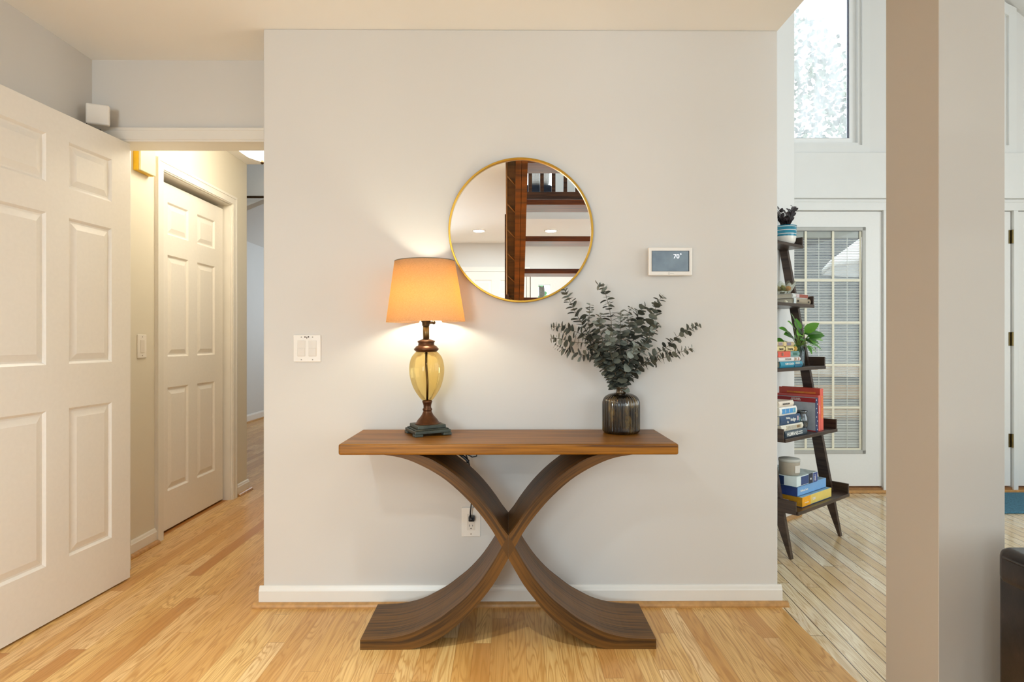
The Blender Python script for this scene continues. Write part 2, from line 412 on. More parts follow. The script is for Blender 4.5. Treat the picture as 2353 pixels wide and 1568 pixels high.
struct(m.build('trim_5', M_OAK), 'oak threshold under the garden doors', 'threshold')
bx('trim_6', (1.85, FY + .004, .02), (4.7, FY + .10, .034), pm('brown_sill', '#94683c', .5, vary=.2)); struct(bpy.data.objects['trim_6'], 'brown sill strip under the garden doors', 'sill')
# upper windows
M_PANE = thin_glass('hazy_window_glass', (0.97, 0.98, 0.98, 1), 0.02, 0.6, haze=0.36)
def window(x0, x1, z0, ztop0, ztop1, nm, label):
    root = empty(nm, ((x0 + x1) / 2, FY, z0)); struct(root, label, 'window')
    cx = (x0 + x1) / 2
    def frame(w0, w1, ya, yb, name, mat):
        m = MB(); o = [(x0 - w0 - cx, -w0), (x1 + w0 - cx, -w0), (x1 + w0 - cx, ztop1 + w0 - z0), (x0 - w0 - cx, ztop0 + w0 - z0)]
        i = [(x0 + w1 - cx, w1), (x1 - w1 - cx, w1), (x1 - w1 - cx, ztop1 - w1 - z0), (x0 + w1 - cx, ztop0 - w1 - z0)]
        for k in range(4):
            j = (k + 1) % 4; m.prism([o[k], o[j], i[j], i[k]], ya, yb)
        m.build(name, mat, root)
    frame(.056, .0, -.018, .0, 'casing', M_LTRIM); frame(.002, .022, .0, .06, 'window_frame', M_LTRIM)
    frame(-.022, .065, .03, .075, 'sash', pm('white_vinyl', '#f2f2f0', .3, vary=.01))
    frame(-.065, .072, .045, .055, 'gasket', pm('dark_gasket', '#39405a', .5))
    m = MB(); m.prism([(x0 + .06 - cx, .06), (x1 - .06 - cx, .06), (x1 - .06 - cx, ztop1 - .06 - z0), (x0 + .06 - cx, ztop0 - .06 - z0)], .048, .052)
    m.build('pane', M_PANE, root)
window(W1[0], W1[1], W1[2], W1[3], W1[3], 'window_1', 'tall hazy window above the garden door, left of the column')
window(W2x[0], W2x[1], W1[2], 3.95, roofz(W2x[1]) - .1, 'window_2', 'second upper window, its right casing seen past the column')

# column
m = MB(); m.box((1.126, 1.5565, 0), (1.301, 1.775, CZ), .0015, 1)
struct(m.build('column', M_COLM), 'square greige column on the right', 'column')

# baseboards with oak shoe moulding
def baseboard(name, p0, p1, n, label, ext0=0.0, ext1=0.0, z=.084):
    p0 = Vector((*p0, 0)); p1 = Vector((*p1, 0)); d = (p1 - p0).normalized(); n = Vector((*n, 0))
    M = Matrix((( d.x, n.x, 0, p0.x), (d.y, n.y, 0, p0.y), (0, 0, 1, 0), (0, 0, 0, 1)))
    L = (p1 - p0).length
    m = MB(); m.prism([(0, .0), (.014, .0), (.014, z - .02), (.011, z - .015), (.008, z - .006), (.004, z), (0, z)], -ext0 * .014, L + ext1 * .014, 'x', M)
    bmesh.ops.recalc_face_normals(m.bm, faces=m.bm.faces)
    struct(m.build(name, M_TRIM), 'white baseboard ' + label, 'baseboard')
    m = MB(); m.prism([(.014, 0), (.034, 0), (.034, .006), (.030, .014), (.022, .019), (.014, .020)], -ext0 * .034, L + ext1 * .034, 'x', M)
    bmesh.ops.recalc_face_normals(m.bm, faces=m.bm.faces)
    struct(m.build('trim_7', M_OAK), 'oak shoe moulding ' + label, 'moulding')
baseboard('baseboard_front', (WX0, WY), (WX1, WY), (0, -1), 'along the wall behind the console table', 1, 1)
baseboard('baseboard_hall', (LX, 3.305), (LX, 2.932), (1, 0), 'between hall doorway and hall door')
baseboard('baseboard_hall_end', (LX, 4.465), (LX, 4.283), (1, 0), 'beside the far casing of the hall door', 1, 0)
a0 = SO + SW * -0.05; a1 = SO + SW * 0.779
baseboard('baseboard_diagonal', (a0.x, a0.y), (a1.x, a1.y), (SN.x, SN.y), 'under the angled wall behind the ladder shelf', 0, 1)
baseboard('baseboard_bedroom', (-3.56, 10.0), (-3.56, 4.5), (1, 0), 'of the room at the end of the hall', z=.11)

# ------------------------------------------------------------------ six-panel doors
def six_panel(w, h, t, mat, name, parent):
    """door slab, x 0..w, front face at y=0, back at y=t"""
    st = w * .142; mu = w * .135; pw = (w - 2 * st - mu) / 2
    xs = [0, st, st + pw, st + pw + mu, w - st, w]
    zs = [h * (1 - f) for f in (1.0, .890, .590, .501, .206, .147, .053, 0.0)]
    m = MB(); bm = m.bm
    for yy, sg in ((0.0, 1), (t, -1)):
        vg = {}
        for i, x in enumerate(xs):
            for k, z in enumerate(zs): vg[i, k] = bm.verts.new((x, yy, z))
        for i in range(5):
            for k in range(7):
                q = [vg[i, k], vg[i + 1, k], vg[i + 1, k + 1], vg[i, k + 1]]
                if i in (1, 3) and k in (1, 3, 5):
                    x0, x1, z0, z1 = xs[i], xs[i + 1], zs[k], zs[k + 1]; prev = q
                    for ins, dep in ((.004, .003), (.010, .009), (.017, .009), (.042, .002)):
                        cur = [bm.verts.new(p) for p in ((x0 + ins, yy + sg * dep, z0 + ins), (x1 - ins, yy + sg * dep, z0 + ins), (x1 - ins, yy + sg * dep, z1 - ins), (x0 + ins, yy + sg * dep, z1 - ins))]
                        for a in range(4):
                            b = (a + 1) % 4; bm.faces.new([prev[a], prev[b], cur[b], cur[a]])
                        prev = cur
                    bm.faces.new(prev)
                else: bm.faces.new(q)
    m.box((0, .0005, 0), (.0006, t - .0005, h)); m.box((w - .0006, .0005, 0), (w, t - .0005, h)); m.box((0, .0005, h - .0006), (w, t - .0005, h)); m.box((0, .0005, 0), (w, t - .0005, .0006))
    o = m.build(name, mat, parent, recalc=False)
    bm2 = bmesh.new(); bm2.from_mesh(o.data)
    for f in bm2.faces:
        f.normal_update()
        c = f.calc_center_median()
        if abs(f.normal.y) > .15 and ((f.normal.y > 0) == (c.y < t / 2)): f.normal_flip()
    bm2.to_mesh(o.data); bm2.free()
    return o
M_BRASS = pm('aged_brass', '#7a6a45', .3, 1.0, vary=.15); M_BRONZE = pm('dark_bronze', '#54422f', .32, .9, vary=.25, scale=40)
# door_1: hall door standing open against the left wall
d1 = empty('door_1', (-1.807, 2.812, 0.008), math.atan2(-.62, -.05)); struct(d1, 'white six-panel door standing open on the left', 'door')
# local x runs from hinge to free edge; the visible face must look towards +X
leaf = six_panel(.813, 2.03, .035, M_DOOR, 'leaf', d1); leaf.scale = (1, 1, 1)
leaf.location = (0, 0, 0)
m = MB()
m.tube([(.753, -.004, .906), (.753, -.045, .906), (.745, -.052, .906), (.70, -.054, .911), (.662, -.054, .913), (.643, -.054, .908)], .0085, 10)
m.tube([(.643, -.054, .908)] + [(.637 + .011 * (1 - k / 26) * math.cos(PI * .5 - k * .42), -.054, .899 + .013 * (1 - k / 26) * math.sin(PI * .5 - k * .42)) for k in range(1, 22)], .0045, 8)
m.tube([(.753, 0, .906), (.753, -.008, .906)], .03, 20)
tag(m.build('handle', M_BRONZE, d1), 'bronze lever handle with a scroll end')
m = MB()
for z in (.2, 1.0, 1.8): m.tube([(-.006, .004, z), (-.006, .004, z + .09)], .006, 8)
m.build('hinge', M_BRASS, d1)
# door_2: closed door in the hall's left wall
d2 = empty('door_2', (LX - .08, 4.183, 0.012), R(-90)); struct(d2, 'closed white six-panel door in the hall', 'door')
six_panel(.785, 2.025, .035, M_DOOR, 'leaf', d2)
m = MB(); m.tube([(.668, 0, .915), (.668, -.006, .915)], .032, 20); m.tube([(.668, 0, .915), (.668, -.05, .915)], .011, 12); m.ball((.668, -.052, .915), .027, (1, .7, 1))
tag(m.build('door_knob', M_BRONZE, d2), 'dark round door knob')
m = MB()
yA, yB, zt = 3.374, 4.20, 2.066
m.box((LX - .12, yA - .02, 0), (LX, yA, zt)); m.box((LX - .12, yB - .002, 0), (LX, yB + .02, zt)); m.box((LX - .12, yA - .02, zt), (LX, yB + .02, zt + .022))
m.box((LX - .118, yB - .014, 0), (LX - .081, yB, zt))
struct(m.build('trim_8', M_TRIM), 'white jamb of the closed hall door', 'door frame')
m = MB()
for (a, b, t0) in ((.0, .064, .012), (.006, .052, .017), (.046, .062, .02)):
    y0_, y1_, z1_ = yA - .006, yB + .006, zt + .006
    for P_ in ([(y0_ - b, 0), (y0_ - a, 0), (y0_ - a, z1_ + a), (y0_ - b, z1_ + b)], [(y1_ + a, 0), (y1_ + b, 0), (y1_ + b, z1_ + b), (y1_ + a, z1_ + a)], [(y0_ - a, z1_ + a), (y1_ + a, z1_ + a), (y1_ + b, z1_ + b), (y0_ - b, z1_ + b)]):
        m.prism(P_, LX, LX + t0, 'x')
struct(m.build('trim_9', M_TRIM), 'white moulded casing around the closed hall door', 'door casing')

# garden doors: three leaves with a grid of panes and slatted blinds between the glass
M_VINYL = pm('cream_grille', '#e9e3cd', .4, vary=.02); M_GREY = pm('grey_glazing_bead', '#b5b4ae', .4, vary=.03)
M_CLEAR = thin_glass('clear_glass', (0.97, 0.985, 0.98, 1), 0.02, 0.3)
t = NT('white_slat'); di = t.n('ShaderNodeBsdfDiffuse'); tl = t.n('ShaderNodeBsdfTranslucent')
cs = t.ramp(t.noise(t.coord(), 20.0), [(0, lin('#f1efea')), (1, lin('#f8f6f2'))]); t.l(cs, di.inputs[0]); t.l(cs, tl.inputs[0])
mx = t.n('ShaderNodeMixShader'); mx.inputs[0].default_value = .45; t.l(di.outputs[0], mx.inputs[1]); t.l(tl.outputs[0], mx.inputs[2]); t.l(mx.outputs[0], t.out.inputs[0]); M_SLAT = t.m
def garden_leaf(x0, nm, label, hinge_right=True):
    w, h = .914, 2.025
    r = empty(nm, (x0, FY + .01, .045)); struct(r, label, 'door')
    gx0, gx1, gz0, gz1 = .118, .794, .238, 1.91
    m = MB()
    for a, b in (((0, 0, 0), (gx0, .044, h)), ((gx1, 0, 0), (w, .044, h)), ((gx0, 0, 0), (gx1, .044, gz0)), ((gx0, 0, gz1), (gx1, .044, h))): m.box(a, b)
    m.build('leaf', M_LDOOR, r)
    m = MB(); f = .028
    for a, b in (((gx0, -.008, gz0), (gx0 + f, .002, gz1)), ((gx1 - f, -.008, gz0), (gx1, .002, gz1)), ((gx0, -.008, gz0), (gx1, .002, gz0 + f)), ((gx0, -.008, gz1 - f), (gx1, .002, gz1))): m.box(a, b, .003, 1)
    m.build('lite_frame', M_GREY, r)
    ix0, ix1, iz0, iz1 = gx0 + f, gx1 - f, gz0 + f, gz1 - f
    g = MB(); g.box((ix0, .009, iz0), (ix1, .012, iz1)); g.box((ix0, .032, iz0), (ix1, .035, iz1)); g.build('pane', M_CLEAR, r)
    g = MB()
    for k in range(4):
        x = ix0 + .006 + (ix1 - ix0 - .012) * k / 3; g.box((x - .009, .004, iz0), (x + .009, .008, iz1), .002, 1)
    for k in range(1, 6):
        z = iz0 + (iz1 - iz0 - .05) * (5 - k) / 5 + (.005 if k == 5 else 0); g.box((ix0, .003, z - .009), (ix1, .0082, z + .009), .002, 1)
    g.build('grille', M_VINYL, r)
    b = MB(); n = 132
    for k in range(n):
        z = iz0 + .02 + (iz1 - iz0 - .075) * k / (n - 1)
        b.box((ix0 + .006, -.0062, -.0006), (ix1 - .006, .0062, .0006), M=Matrix.Translation((0, .022, z)) @ Matrix.Rotation(R(26), 4, 'X'))
    for x in (ix0 + .10, (ix0 + ix1) / 2, ix1 - .10): b.box((x - .0025, .0135, iz0 + .01), (x + .0025, .0142, iz1 - .04))
    b.build('blind', M_SLAT, r)
    g = MB(); g.box((ix0 + .001, .013, iz1 - .05), (ix1 - .001, .031, iz1 + .001), .002, 1); g.build('headrail', M_GREY, r)
    g = MB(); hx = w - .0 if hinge_right else 0
    for z in (.285, 1.035, 1.79):
        g.tube([(hx + .006, -.012, z), (hx + .006, -.012, z + .1)], .007, 8)
        g.box((hx - .014, -.0035, z), (hx + .004, -.001, z + .1))
    if hinge_right: tag(g.build('hinge', M_BRASS, r), 'brass hinges')
    return r
g1 = garden_leaf(1.84, 'door_3', 'glazed white garden door with closed blinds behind the ladder shelf', False)
for k, lb in ((1, 'glazed white garden door leaf mostly hidden by the column'), (2, 'white door leaf at the right edge, beside the brass hinges')):
    g2 = copy_tree(g1) if k > 1 else garden_leaf(1.84, 'door_4', lb); g2.location.x = 1.84 + .9545 * k; g2.name = 'door_%d' % (3 + k); g2['label'] = lb

# ------------------------------------------------------------------ outside
M_DECK = pm('deck_boards', '#574d44', .7, vary=.2, scale=8)
struct(bx('ground', (-3, FY + .12, -.2), (12, 16, -.05), M_DECK), 'deck outside the garden door', 'ground')
tag(bx('garden_fence', (0, 8.15, -.05), (10, 8.3, 2.9), pm('dark_fence', '#24262e', .7, vary=.3, scale=5)), 'tall dark garden wall seen through the slatted blinds', 'garden wall')
M_TAN = pm('tan_bench_wood', '#a5835d', .5, vary=.15)
pb = empty('patio_bench', (3.2, 6.3, -.05), 0, 'tan wooden patio bench seen through the blinds of the garden door', 'bench')
m = MB(); m.box((-1.1, 0, .78), (1.1, .06, .92), .01); m.build('back_rail', M_TAN, pb)
m = MB(); m.box((-1.1, 0, .55), (1.1, .06, .70), .01); m.build('back_rail', M_TAN, pb)
m = MB(); m.box((-1.1, -.5, .40), (1.1, .05, .45), .01); m.build('seat', M_TAN, pb)
for x in (-1.07, 1.0):
    for y in (-.5, -.02):
        m = MB(); m.box((x, y, 0), (x + .07, y + .07, .42 if y < -.1 else .95), .005); m.build('leg', M_TAN, pb)
pu = empty('patio_umbrella', (4.85, 6.85, -.05), 0, 'white patio umbrella outside behind the blinds', 'umbrella')
m = MB(); m.lathe([(1.15, 2.07), (1.14, 2.01), (1.16, 2.01), (1.15, 2.09), (.6, 2.5), (.04, 2.8), (.0, 2.81)], 8, cap=False); m.build('canopy', pm('umbrella_cloth', '#f0efee', .8, vary=.02), pu)
m = MB(); m.tube([(0, 0, 0), (0, 0, 2.8)], .022, 10); m.build('pole', pm('umbrella_pole', '#5b5b5e', .4, .5), pu)
def tree(x, y, h, r, lab, seed):
    rnd = random.Random(seed); t = empty('garden_tree', (x, y, -.05), 0, lab, 'tree')
    m = MB(); m.tube([(0, 0, 0), (.05, .05, h * .4), (0, 0, h * .75)], .12, 8, .05); m.build('trunk', pm('bark', '#5a5148', .9, vary=.25), t)
    m = MB()
    for k in range(5200 if y > 0 else 1500):
        a = rnd.uniform(0, 2 * PI); b = math.acos(rnd.uniform(-1, 1)); q = rnd.uniform(.35, 1) ** .5
        p = Vector((r * q * math.sin(b) * math.cos(a), r * q * math.sin(b) * math.sin(a), h * .65 + h * .40 * q * math.cos(b)))
        m.leaf(p, (rnd.uniform(-1, 1), rnd.uniform(-1, 1), rnd.uniform(-1, .4)), (rnd.uniform(-1, 1), rnd.uniform(-1, 1), rnd.uniform(-1, 1)), .105, .034, 3)
    m.build('crown', leaf_mat('tree_leaves', [(0, lin('#5f6b5a')), (1, lin('#8d987f'))]) if y > 0 else leaf_mat('bright_tree_leaves', [(0, lin('#3f7d45')), (1, lin('#86b878'))]), t)
tree(4.3, 9.8, 6.2, 1.5, 'grey-green tree outside the hazy upper window', 3)
tree(.62, -6.2, 3.0, 1.2, 'leafy green tree seen through the small pane of the reflected front door', 8)
tree(2.2, 13.2, 6.0, 1.3, 'lower grey-green tree standing beyond the dark garden wall', 5)

# ------------------------------------------------------------------ console table
M_WAL = wood_uv('walnut_stain', '#3c260d', '#70491a', .45, 2.5, 100.0, .0)
M_WAL2 = wood_uv('walnut_lamplit', '#5a340a', '#9e6618', .38, 2.5, 90.0, .0)  # tabletop: same wood, lightened to carry the lamp's light
TX, TYf, TYb = 0.0, 2.140, 2.497
ct = empty('console_table', (TX, 2.31, 0), 0, 'dark walnut console table with crossed curved legs', 'console table')
m = MB(); m.box((-.609, TYf - 2.31, .706), (.612, TYb - 2.31, .7455), .007, 3); m.build('tabletop', M_WAL2, ct)
def arc_pts(pts): return [((x - 1145) / 2.8 / 635.0, 1.115 - (960 + y / 2.8 - 784) / 635.0) for x, y in pts]
def smooth(pts, n=26):
    # Catmull-Rom through the points, resampled
    P = [Vector((*p, 0)) for p in pts]; P = [P[0] * 2 - P[1]] + P + [P[-1] * 2 - P[-2]]; out = []
    k = len(P) - 3
    for i in range(n + 1):
        t = i / n * k; j = min(int(t), k - 1); t -= j; a, b, c_, d = P[j:j + 4]
        out.append(.5 * ((2 * b) + (c_ - a) * t + (2 * a - 5 * b + 4 * c_ - d) * t * t + (3 * b - a - 3 * c_ + d) * t ** 3))
    return [(v.x, v.y) for v in out]
up_in = smooth(arc_pts([(560, 236), (640, 262), (700, 296), (760, 335), (850, 405), (930, 480), (1000, 560), (1060, 640), (1100, 700), (1144.8, 757)]))
up_out = smooth(arc_pts([(330, 236), (430, 251), (500, 270), (570, 299), (650, 340), (740, 398), (830, 475), (900, 545), (960, 615), (1010, 680), (1060, 755), (1102, 832)]))
lo_in = smooth(arc_pts([(1102, 832), (1060, 906), (1000, 1000), (940, 1080), (860, 1165), (780, 1230), (700, 1290), (620, 1335), (540, 1375), (450, 1403), (350, 1420), (194, 1426)]))
lo_out = smooth(arc_pts([(1144.8, 906), (1100, 985), (1050, 1070), (990, 1150), (920, 1235), (850, 1305), (760, 1380), (680, 1430), (600, 1465), (540, 1482), (480, 1490), (194, 1491)]))
def band(inn, out, yf, yb, mirror, name, closing=None):
    m = MB(); bm = m.bm; rows = []
    sgn = -1 if mirror else 1; L = 0; pv = None
    for (a, b) in zip(inn, out):
        mid = Vector(((a[0] + b[0]) / 2, (a[1] + b[1]) / 2))
        if pv is not None: L += (mid - pv).length
        pv = mid
        rows.append(([bm.verts.new((sgn * p[0], y, max(0, p[1]))) for p, y in ((a, yf), (b, yf), (b, yb), (a, yb))], L))
    for (r0, L0), (r1, L1) in zip(rows, rows[1:]):
        for k, (v0, v1) in enumerate(((0, .036), (.2, .49), (.6, .636), (.8, 1.09))):
            j = (k + 1) % 4
            f = bm.faces.new([r0[k], r0[j], r1[j], r1[k]]); f.smooth = False
            for lp, uv in zip(f.loops, ((L0, v0), (L0, v1), (L1, v1), (L1, v0))): lp[m.uv].uv = uv
    if closing is not None:
        cv = [bm.verts.new((sgn * closing[0], y, closing[1])) for y in (yf, yb)]
        r = rows[closing[2]][0]
        bm.faces.new([r[0], r[1], cv[0]]); bm.faces.new([r[2], r[3], cv[1]]); bm.faces.new([r[1], r[2], cv[1], cv[0]]); bm.faces.new([r[3], r[0], cv[0], cv[1]])
        e = rows[0 if closing[2] else -1][0]; bm.faces.new(e)
    else:
        bm.faces.new(rows[0][0]); bm.faces.new(rows[-1][0])
    return m.build(name, M_WAL, ct, recalc=True)
mid_z = arc_pts([(1145, 832)])[0][1]
yf, yb = 2.158 - 2.31, 2.452 - 2.31
for mir in (False, True):
    band(up_in, up_out, yf, yb, mir, 'upper_leg', (-.00015, mid_z, -1))
    band(lo_in, lo_out, yf, yb, mir, 'lower_leg', (-.00015, mid_z, 0))

# ------------------------------------------------------------------ table lamp
LPX, LPY, TZ = -.3209, 2.382, .7455
lamp = empty('table_lamp', (LPX, LPY, TZ), R(25), 'lit table lamp with linen shade and amber glass body', 'lamp')
M_LB = pm('bronze_patina', '#5d3a22', .36, .7, vary=.35, scale=25); M_LP = pm('green_bronze_plinth', '#4c5148', .45, .5, vary=.35, scale=30); M_NK = pm('antique_brass', '#7d6640', .35, .85, vary=.15)
def H(y): return 1.118 + (784 - (580 + y / 3.484)) / 577.0 - TZ
def q(r): return r / 3.484 / 577.0
m = MB()
m.box((-.0725, -.0725, .010), (.0725, .0725, .0225), .003, 2); m.box((-.066, -.066, .0225), (.066, .066, .027), .002, 1); m.box((-.0575, -.0575, .027), (.0575, .0575, .041), .003, 2)
lb_ = m.build('base', M_LP, lamp)
for sx in (-1, 1):
    for sy in (-1, 1):
        m = MB(); m.box((sx * .058 - .017, sy * .058 - .017, 0), (sx * .058 + .017, sy * .058 + .017, .011), .003, 2); m.build('foot', M_LP, lb_)
zb = .041
m = MB(); m.lathe([(q(103), zb), (q(103), zb + .002), (q(92), H(1368)), (q(78), H(1345)), (q(60), H(1325)), (q(47), H(1308)), (q(38), H(1290)), (q(33), H(1276)), (q(38), H(1269)), (q(38), H(1260)), (q(31), H(1250)), (q(31), H(1232)), (q(37), H(1210)), (q(41), H(1202)), (q(38), H(1194)), (q(28), H(1190))], 40)
m.build('pedestal', M_LB, lamp)
M_AMB = thin_glass('amber_glass', (0.995, 0.87, 0.55, 1), 0.03, .6)
m = MB(); gp = [(30, 1195), (45, 1186), (72, 1152), (103, 1102), (123, 1052), (136, 1000), (141, 950), (138, 905), (130, 868), (118, 840), (95, 812), (80, 800)]
gp = smooth([(r, y) for r, y in gp], 40)
m.lathe([(q(r), H(y)) for r, y in gp], 96, cap=False, flute=(12, .014)); m.build('glass_body', M_AMB, lamp)
m = MB(); m.tube([(0, 0, H(1195)), (.002, 0, H(1050)), (-.002, 0, H(900)), (0, 0, H(800))], .0045, 10); m.build('inner_rod', M_BRONZE, lamp)
m = MB(); m.lathe([(q(70), H(804)), (q(84), H(800)), (q(97), H(788)), (q(99), H(778)), (q(90), H(770)), (q(80), H(757)), (q(66), H(752)), (q(63), H(732)), (q(71), H(722)), (q(68), H(716)), (q(42), H(706)), (q(22), H(698)), (q(20), H(696))], 40)
m.build('cap', M_LB, lamp)
m = MB(); m.lathe([(q(25), H(700)), (q(25), H(598))], 24); m.build('neck', M_NK, lamp)
m = MB(); m.lathe([(q(20), H(600)), (q(30), H(594)), (q(32), H(570)), (q(38), H(560)), (q(38), H(520)), (q(28), H(515)), (q(28), H(490))], 24); m.tube([(.0, 0, H(572)), (.025, -.012, H(570))], .005, 8); m.ball((.028, -.0135, H(570)), .0075)
m.build('socket', M_BRONZE, lamp)
bulb_e = emis('bulb_glow', (1.0, 0.94, 0.74, 1), 98.0)
m = MB(); zc = H(400); m.lathe([(.012, H(488)), (.014, zc - .035), (.024, zc - .018), (.03, zc), (.026, zc + .016), (.014, zc + .027), (.0, zc + .030)], 24, cap=False); m.build('bulb', bulb_e, lamp)
t = NT('linen_shade'); v = t.coord('Object')
n1 = t.noise(t.mapping(v, scale=(1, 1, 9)), 150.0, 3.0); n2 = t.noise(v, 420.0, 2.0)
f = t.math('ADD', t.math('MULTIPLY', n1, .6), t.math('MULTIPLY', n2, .4))
colr = t.ramp(f, [(.34, lin('#dccfb4')), (.5, lin('#efe3c9')), (.66, lin('#f6ecd8'))])
di = t.n('ShaderNodeBsdfDiffuse'); tl = t.n('ShaderNodeBsdfTranslucent'); t.l(colr, di.inputs[0]); t.l(t.mix(.85, colr, lin('#ffd268'), 'MULTIPLY'), tl.inputs[0])
mx = t.n('ShaderNodeMixShader'); mx.inputs[0].default_value = .72; t.l(di.outputs[0], mx.inputs[1]); t.l(tl.outputs[0], mx.inputs[2]); t.l(mx.outputs[0], t.out.inputs[0])
M_SH = t.m
rb, rt, zb_, zt_ = .156, .119, 1.191 - TZ, 1.432 - TZ
m = MB(); m.lathe([(rb, zb_), (rt, zt_), (rt - .0015, zt_), (rb - .0015, zb_), (rb, zb_)], 64, cap=False); shd = m.build('lamp_shade', M_SH, lamp)
M_SHT = pm('shade_trim', '#8a7a63', .8, vary=.1)
m = MB(); m.lathe([(rt + .0004, zt_ - .003), (rt + .0004, zt_ + .0008), (rt - .002, zt_ + .0008), (rt - .002, zt_ - .003), (rt + .0004, zt_ - .003)], 64, cap=False); m.build('shade_rim', M_SHT, shd)
m = MB()
for k in range(3):
    a = k * 2 * PI / 3 + .4; m.tube([(0, 0, zt_ - .012), (rt * math.cos(a), rt * math.sin(a), zt_ - .004)], .0018, 6)
for s_ in (-1, 1): m.tube([(s_ * .008, 0, H(520)), (s_ * .05, 0, H(460)), (s_ * .06, 0, H(350)), (s_ * .045, 0, H(200)), (s_ * .0, 0, zt_ - .012)], .0018, 6)
m.build('harp', M_NK, lamp)
lamp.rotation_euler = (0, R(-1.0), R(25))

# ------------------------------------------------------------------ vase with eucalyptus
VX, VY = .4542, 2.405
t = NT('mercury_brown_glass'); v = t.coord('Object')
f = t.noise(t.mapping(v, scale=(1, 1, .45)), 34.0, 3.0, .55)
t.l(t.ramp(f, [(.46, lin('#17120e')), (.56, lin('#392c19')), (.72, lin('#6b572c'))]), t.bsdf.inputs['Base Color'])
t.bsdf.inputs['Roughness'].default_value = .16; t.bsdf.inputs['Coat Weight'].default_value = .8; t.bsdf.inputs['Metallic'].default_value = .25
vase = empty('ribbed_vase', (VX, VY, TZ), 0, 'dark brown ribbed glass vase holding eucalyptus', 'vase')
m = MB(); m.lathe([(.060, .0)] + smooth([(.068, .002), (.0745, .010), (.0755, .022), (.0755, .05), (.0755, .112), (.0735, .128), (.066, .143), (.052, .153), (.034, .159), (.0225, .161)], 44), 216, flute=(36, .035)); m.build('body', t.m, vase)
m = MB(); m.lathe([(.0225, .159), (.020, .165), (.020, .176), (.026, .180), (.028, .185), (.024, .188), (.018, .186), (.016, .170)], 40, cap=False); m.build('neck', pm('brown_glass_neck', '#4b3c28', .15, .2, vary=.2, coat=.6), vase)
M_EUC = leaf_mat('eucalyptus_leaf', [(0, lin('#363830')), (.4, lin('#5b5d50')), (.75, lin('#7b8074')), (1, lin('#a3aaa2'))], .6)
M_EST = pm('eucalyptus_stalk', '#6f6552', .7, vary=.2)
def W5(x, y, dy):
    Y = VY + dy; k = Y / 1372.6
    return Vector(((1250 + x / 3.267 - 1168) * k, Y, CAM_H - (540 + y / 3.267 - 784) * k))
EUC = [
 ([(50, 690), (130, 690), (215, 720), (300, 755), (370, 830), (450, 960)], .05, 'eucalyptus stem reaching left, upper one of the low left pair under the mirror', 1.0),
 ([(45, 780), (120, 780), (220, 805), (330, 820), (420, 900), (500, 1030)], -.06, 'eucalyptus stem reaching furthest left, second from the bottom', 1.05),
 ([(80, 820), (180, 870), (300, 905), (390, 915), (470, 1020)], .0, 'lowest eucalyptus stem on the lamp side of the vase', 1.1),
 ([(150, 405), (195, 500), (240, 590), (300, 690), (360, 790), (440, 930)], .03, 'tall eucalyptus stem rising to the edge of the mirror', 1.1),
 ([(345, 515), (340, 600), (340, 700), (380, 800), (460, 950)], -.03, 'short eucalyptus stem beside the tall one near the mirror', .95),
 ([(430, 590), (415, 680), (440, 790), (490, 930)], -.10, 'short bushy eucalyptus stem below the tallest central one', 1.1),
 ([(400, 375), (440, 380), (470, 470), (500, 600), (510, 720), (530, 900)], .02, 'tallest eucalyptus stem with a bent tip', 1.1),
 ([(575, 570), (575, 650), (570, 780), (570, 930)], -.08, 'straight upright eucalyptus stem above the vase mouth', 1.0),
 ([(662, 540), (630, 600), (640, 700), (620, 850), (590, 1000)], -.02, 'thin curving eucalyptus stem just right of the upright one', .95),
 ([(765, 530), (710, 590), (690, 700), (660, 830), (620, 980)], .04, 'dense-topped eucalyptus stem between the upright and the tall leaning one', 1.15),
 ([(895, 450), (850, 520), (825, 600), (800, 680), (760, 800), (700, 930), (620, 1060)], .02, 'tall eucalyptus stem leaning towards the thermostat', 1.15),
 ([(865, 660), (815, 715), (780, 790), (710, 880), (640, 1000)], -.06, 'short eucalyptus stem below the one leaning towards the thermostat', 1.15),
 ([(1172, 675), (1090, 710), (1010, 760), (940, 830), (850, 890), (750, 960), (660, 1040)], .03, 'eucalyptus stem reaching furthest right, upper of two', .95),
 ([(1122, 855), (1040, 875), (940, 910), (850, 940), (740, 980), (650, 1060)], -.05, 'eucalyptus stem reaching right, lower of two', .95),
 ([(500, 740), (490, 830), (520, 960)], -.12, 'shortest front eucalyptus stem, low left of the bunch centre', 1.15),
 ([(690, 830), (660, 910), (620, 1010)], -.11, 'shortest front eucalyptus stem, low right of the bunch centre', 1.15),
 ([(600, 720), (600, 850), (590, 1000)], -.04, 'inner eucalyptus stem behind the two shortest ones', 1.15),
]
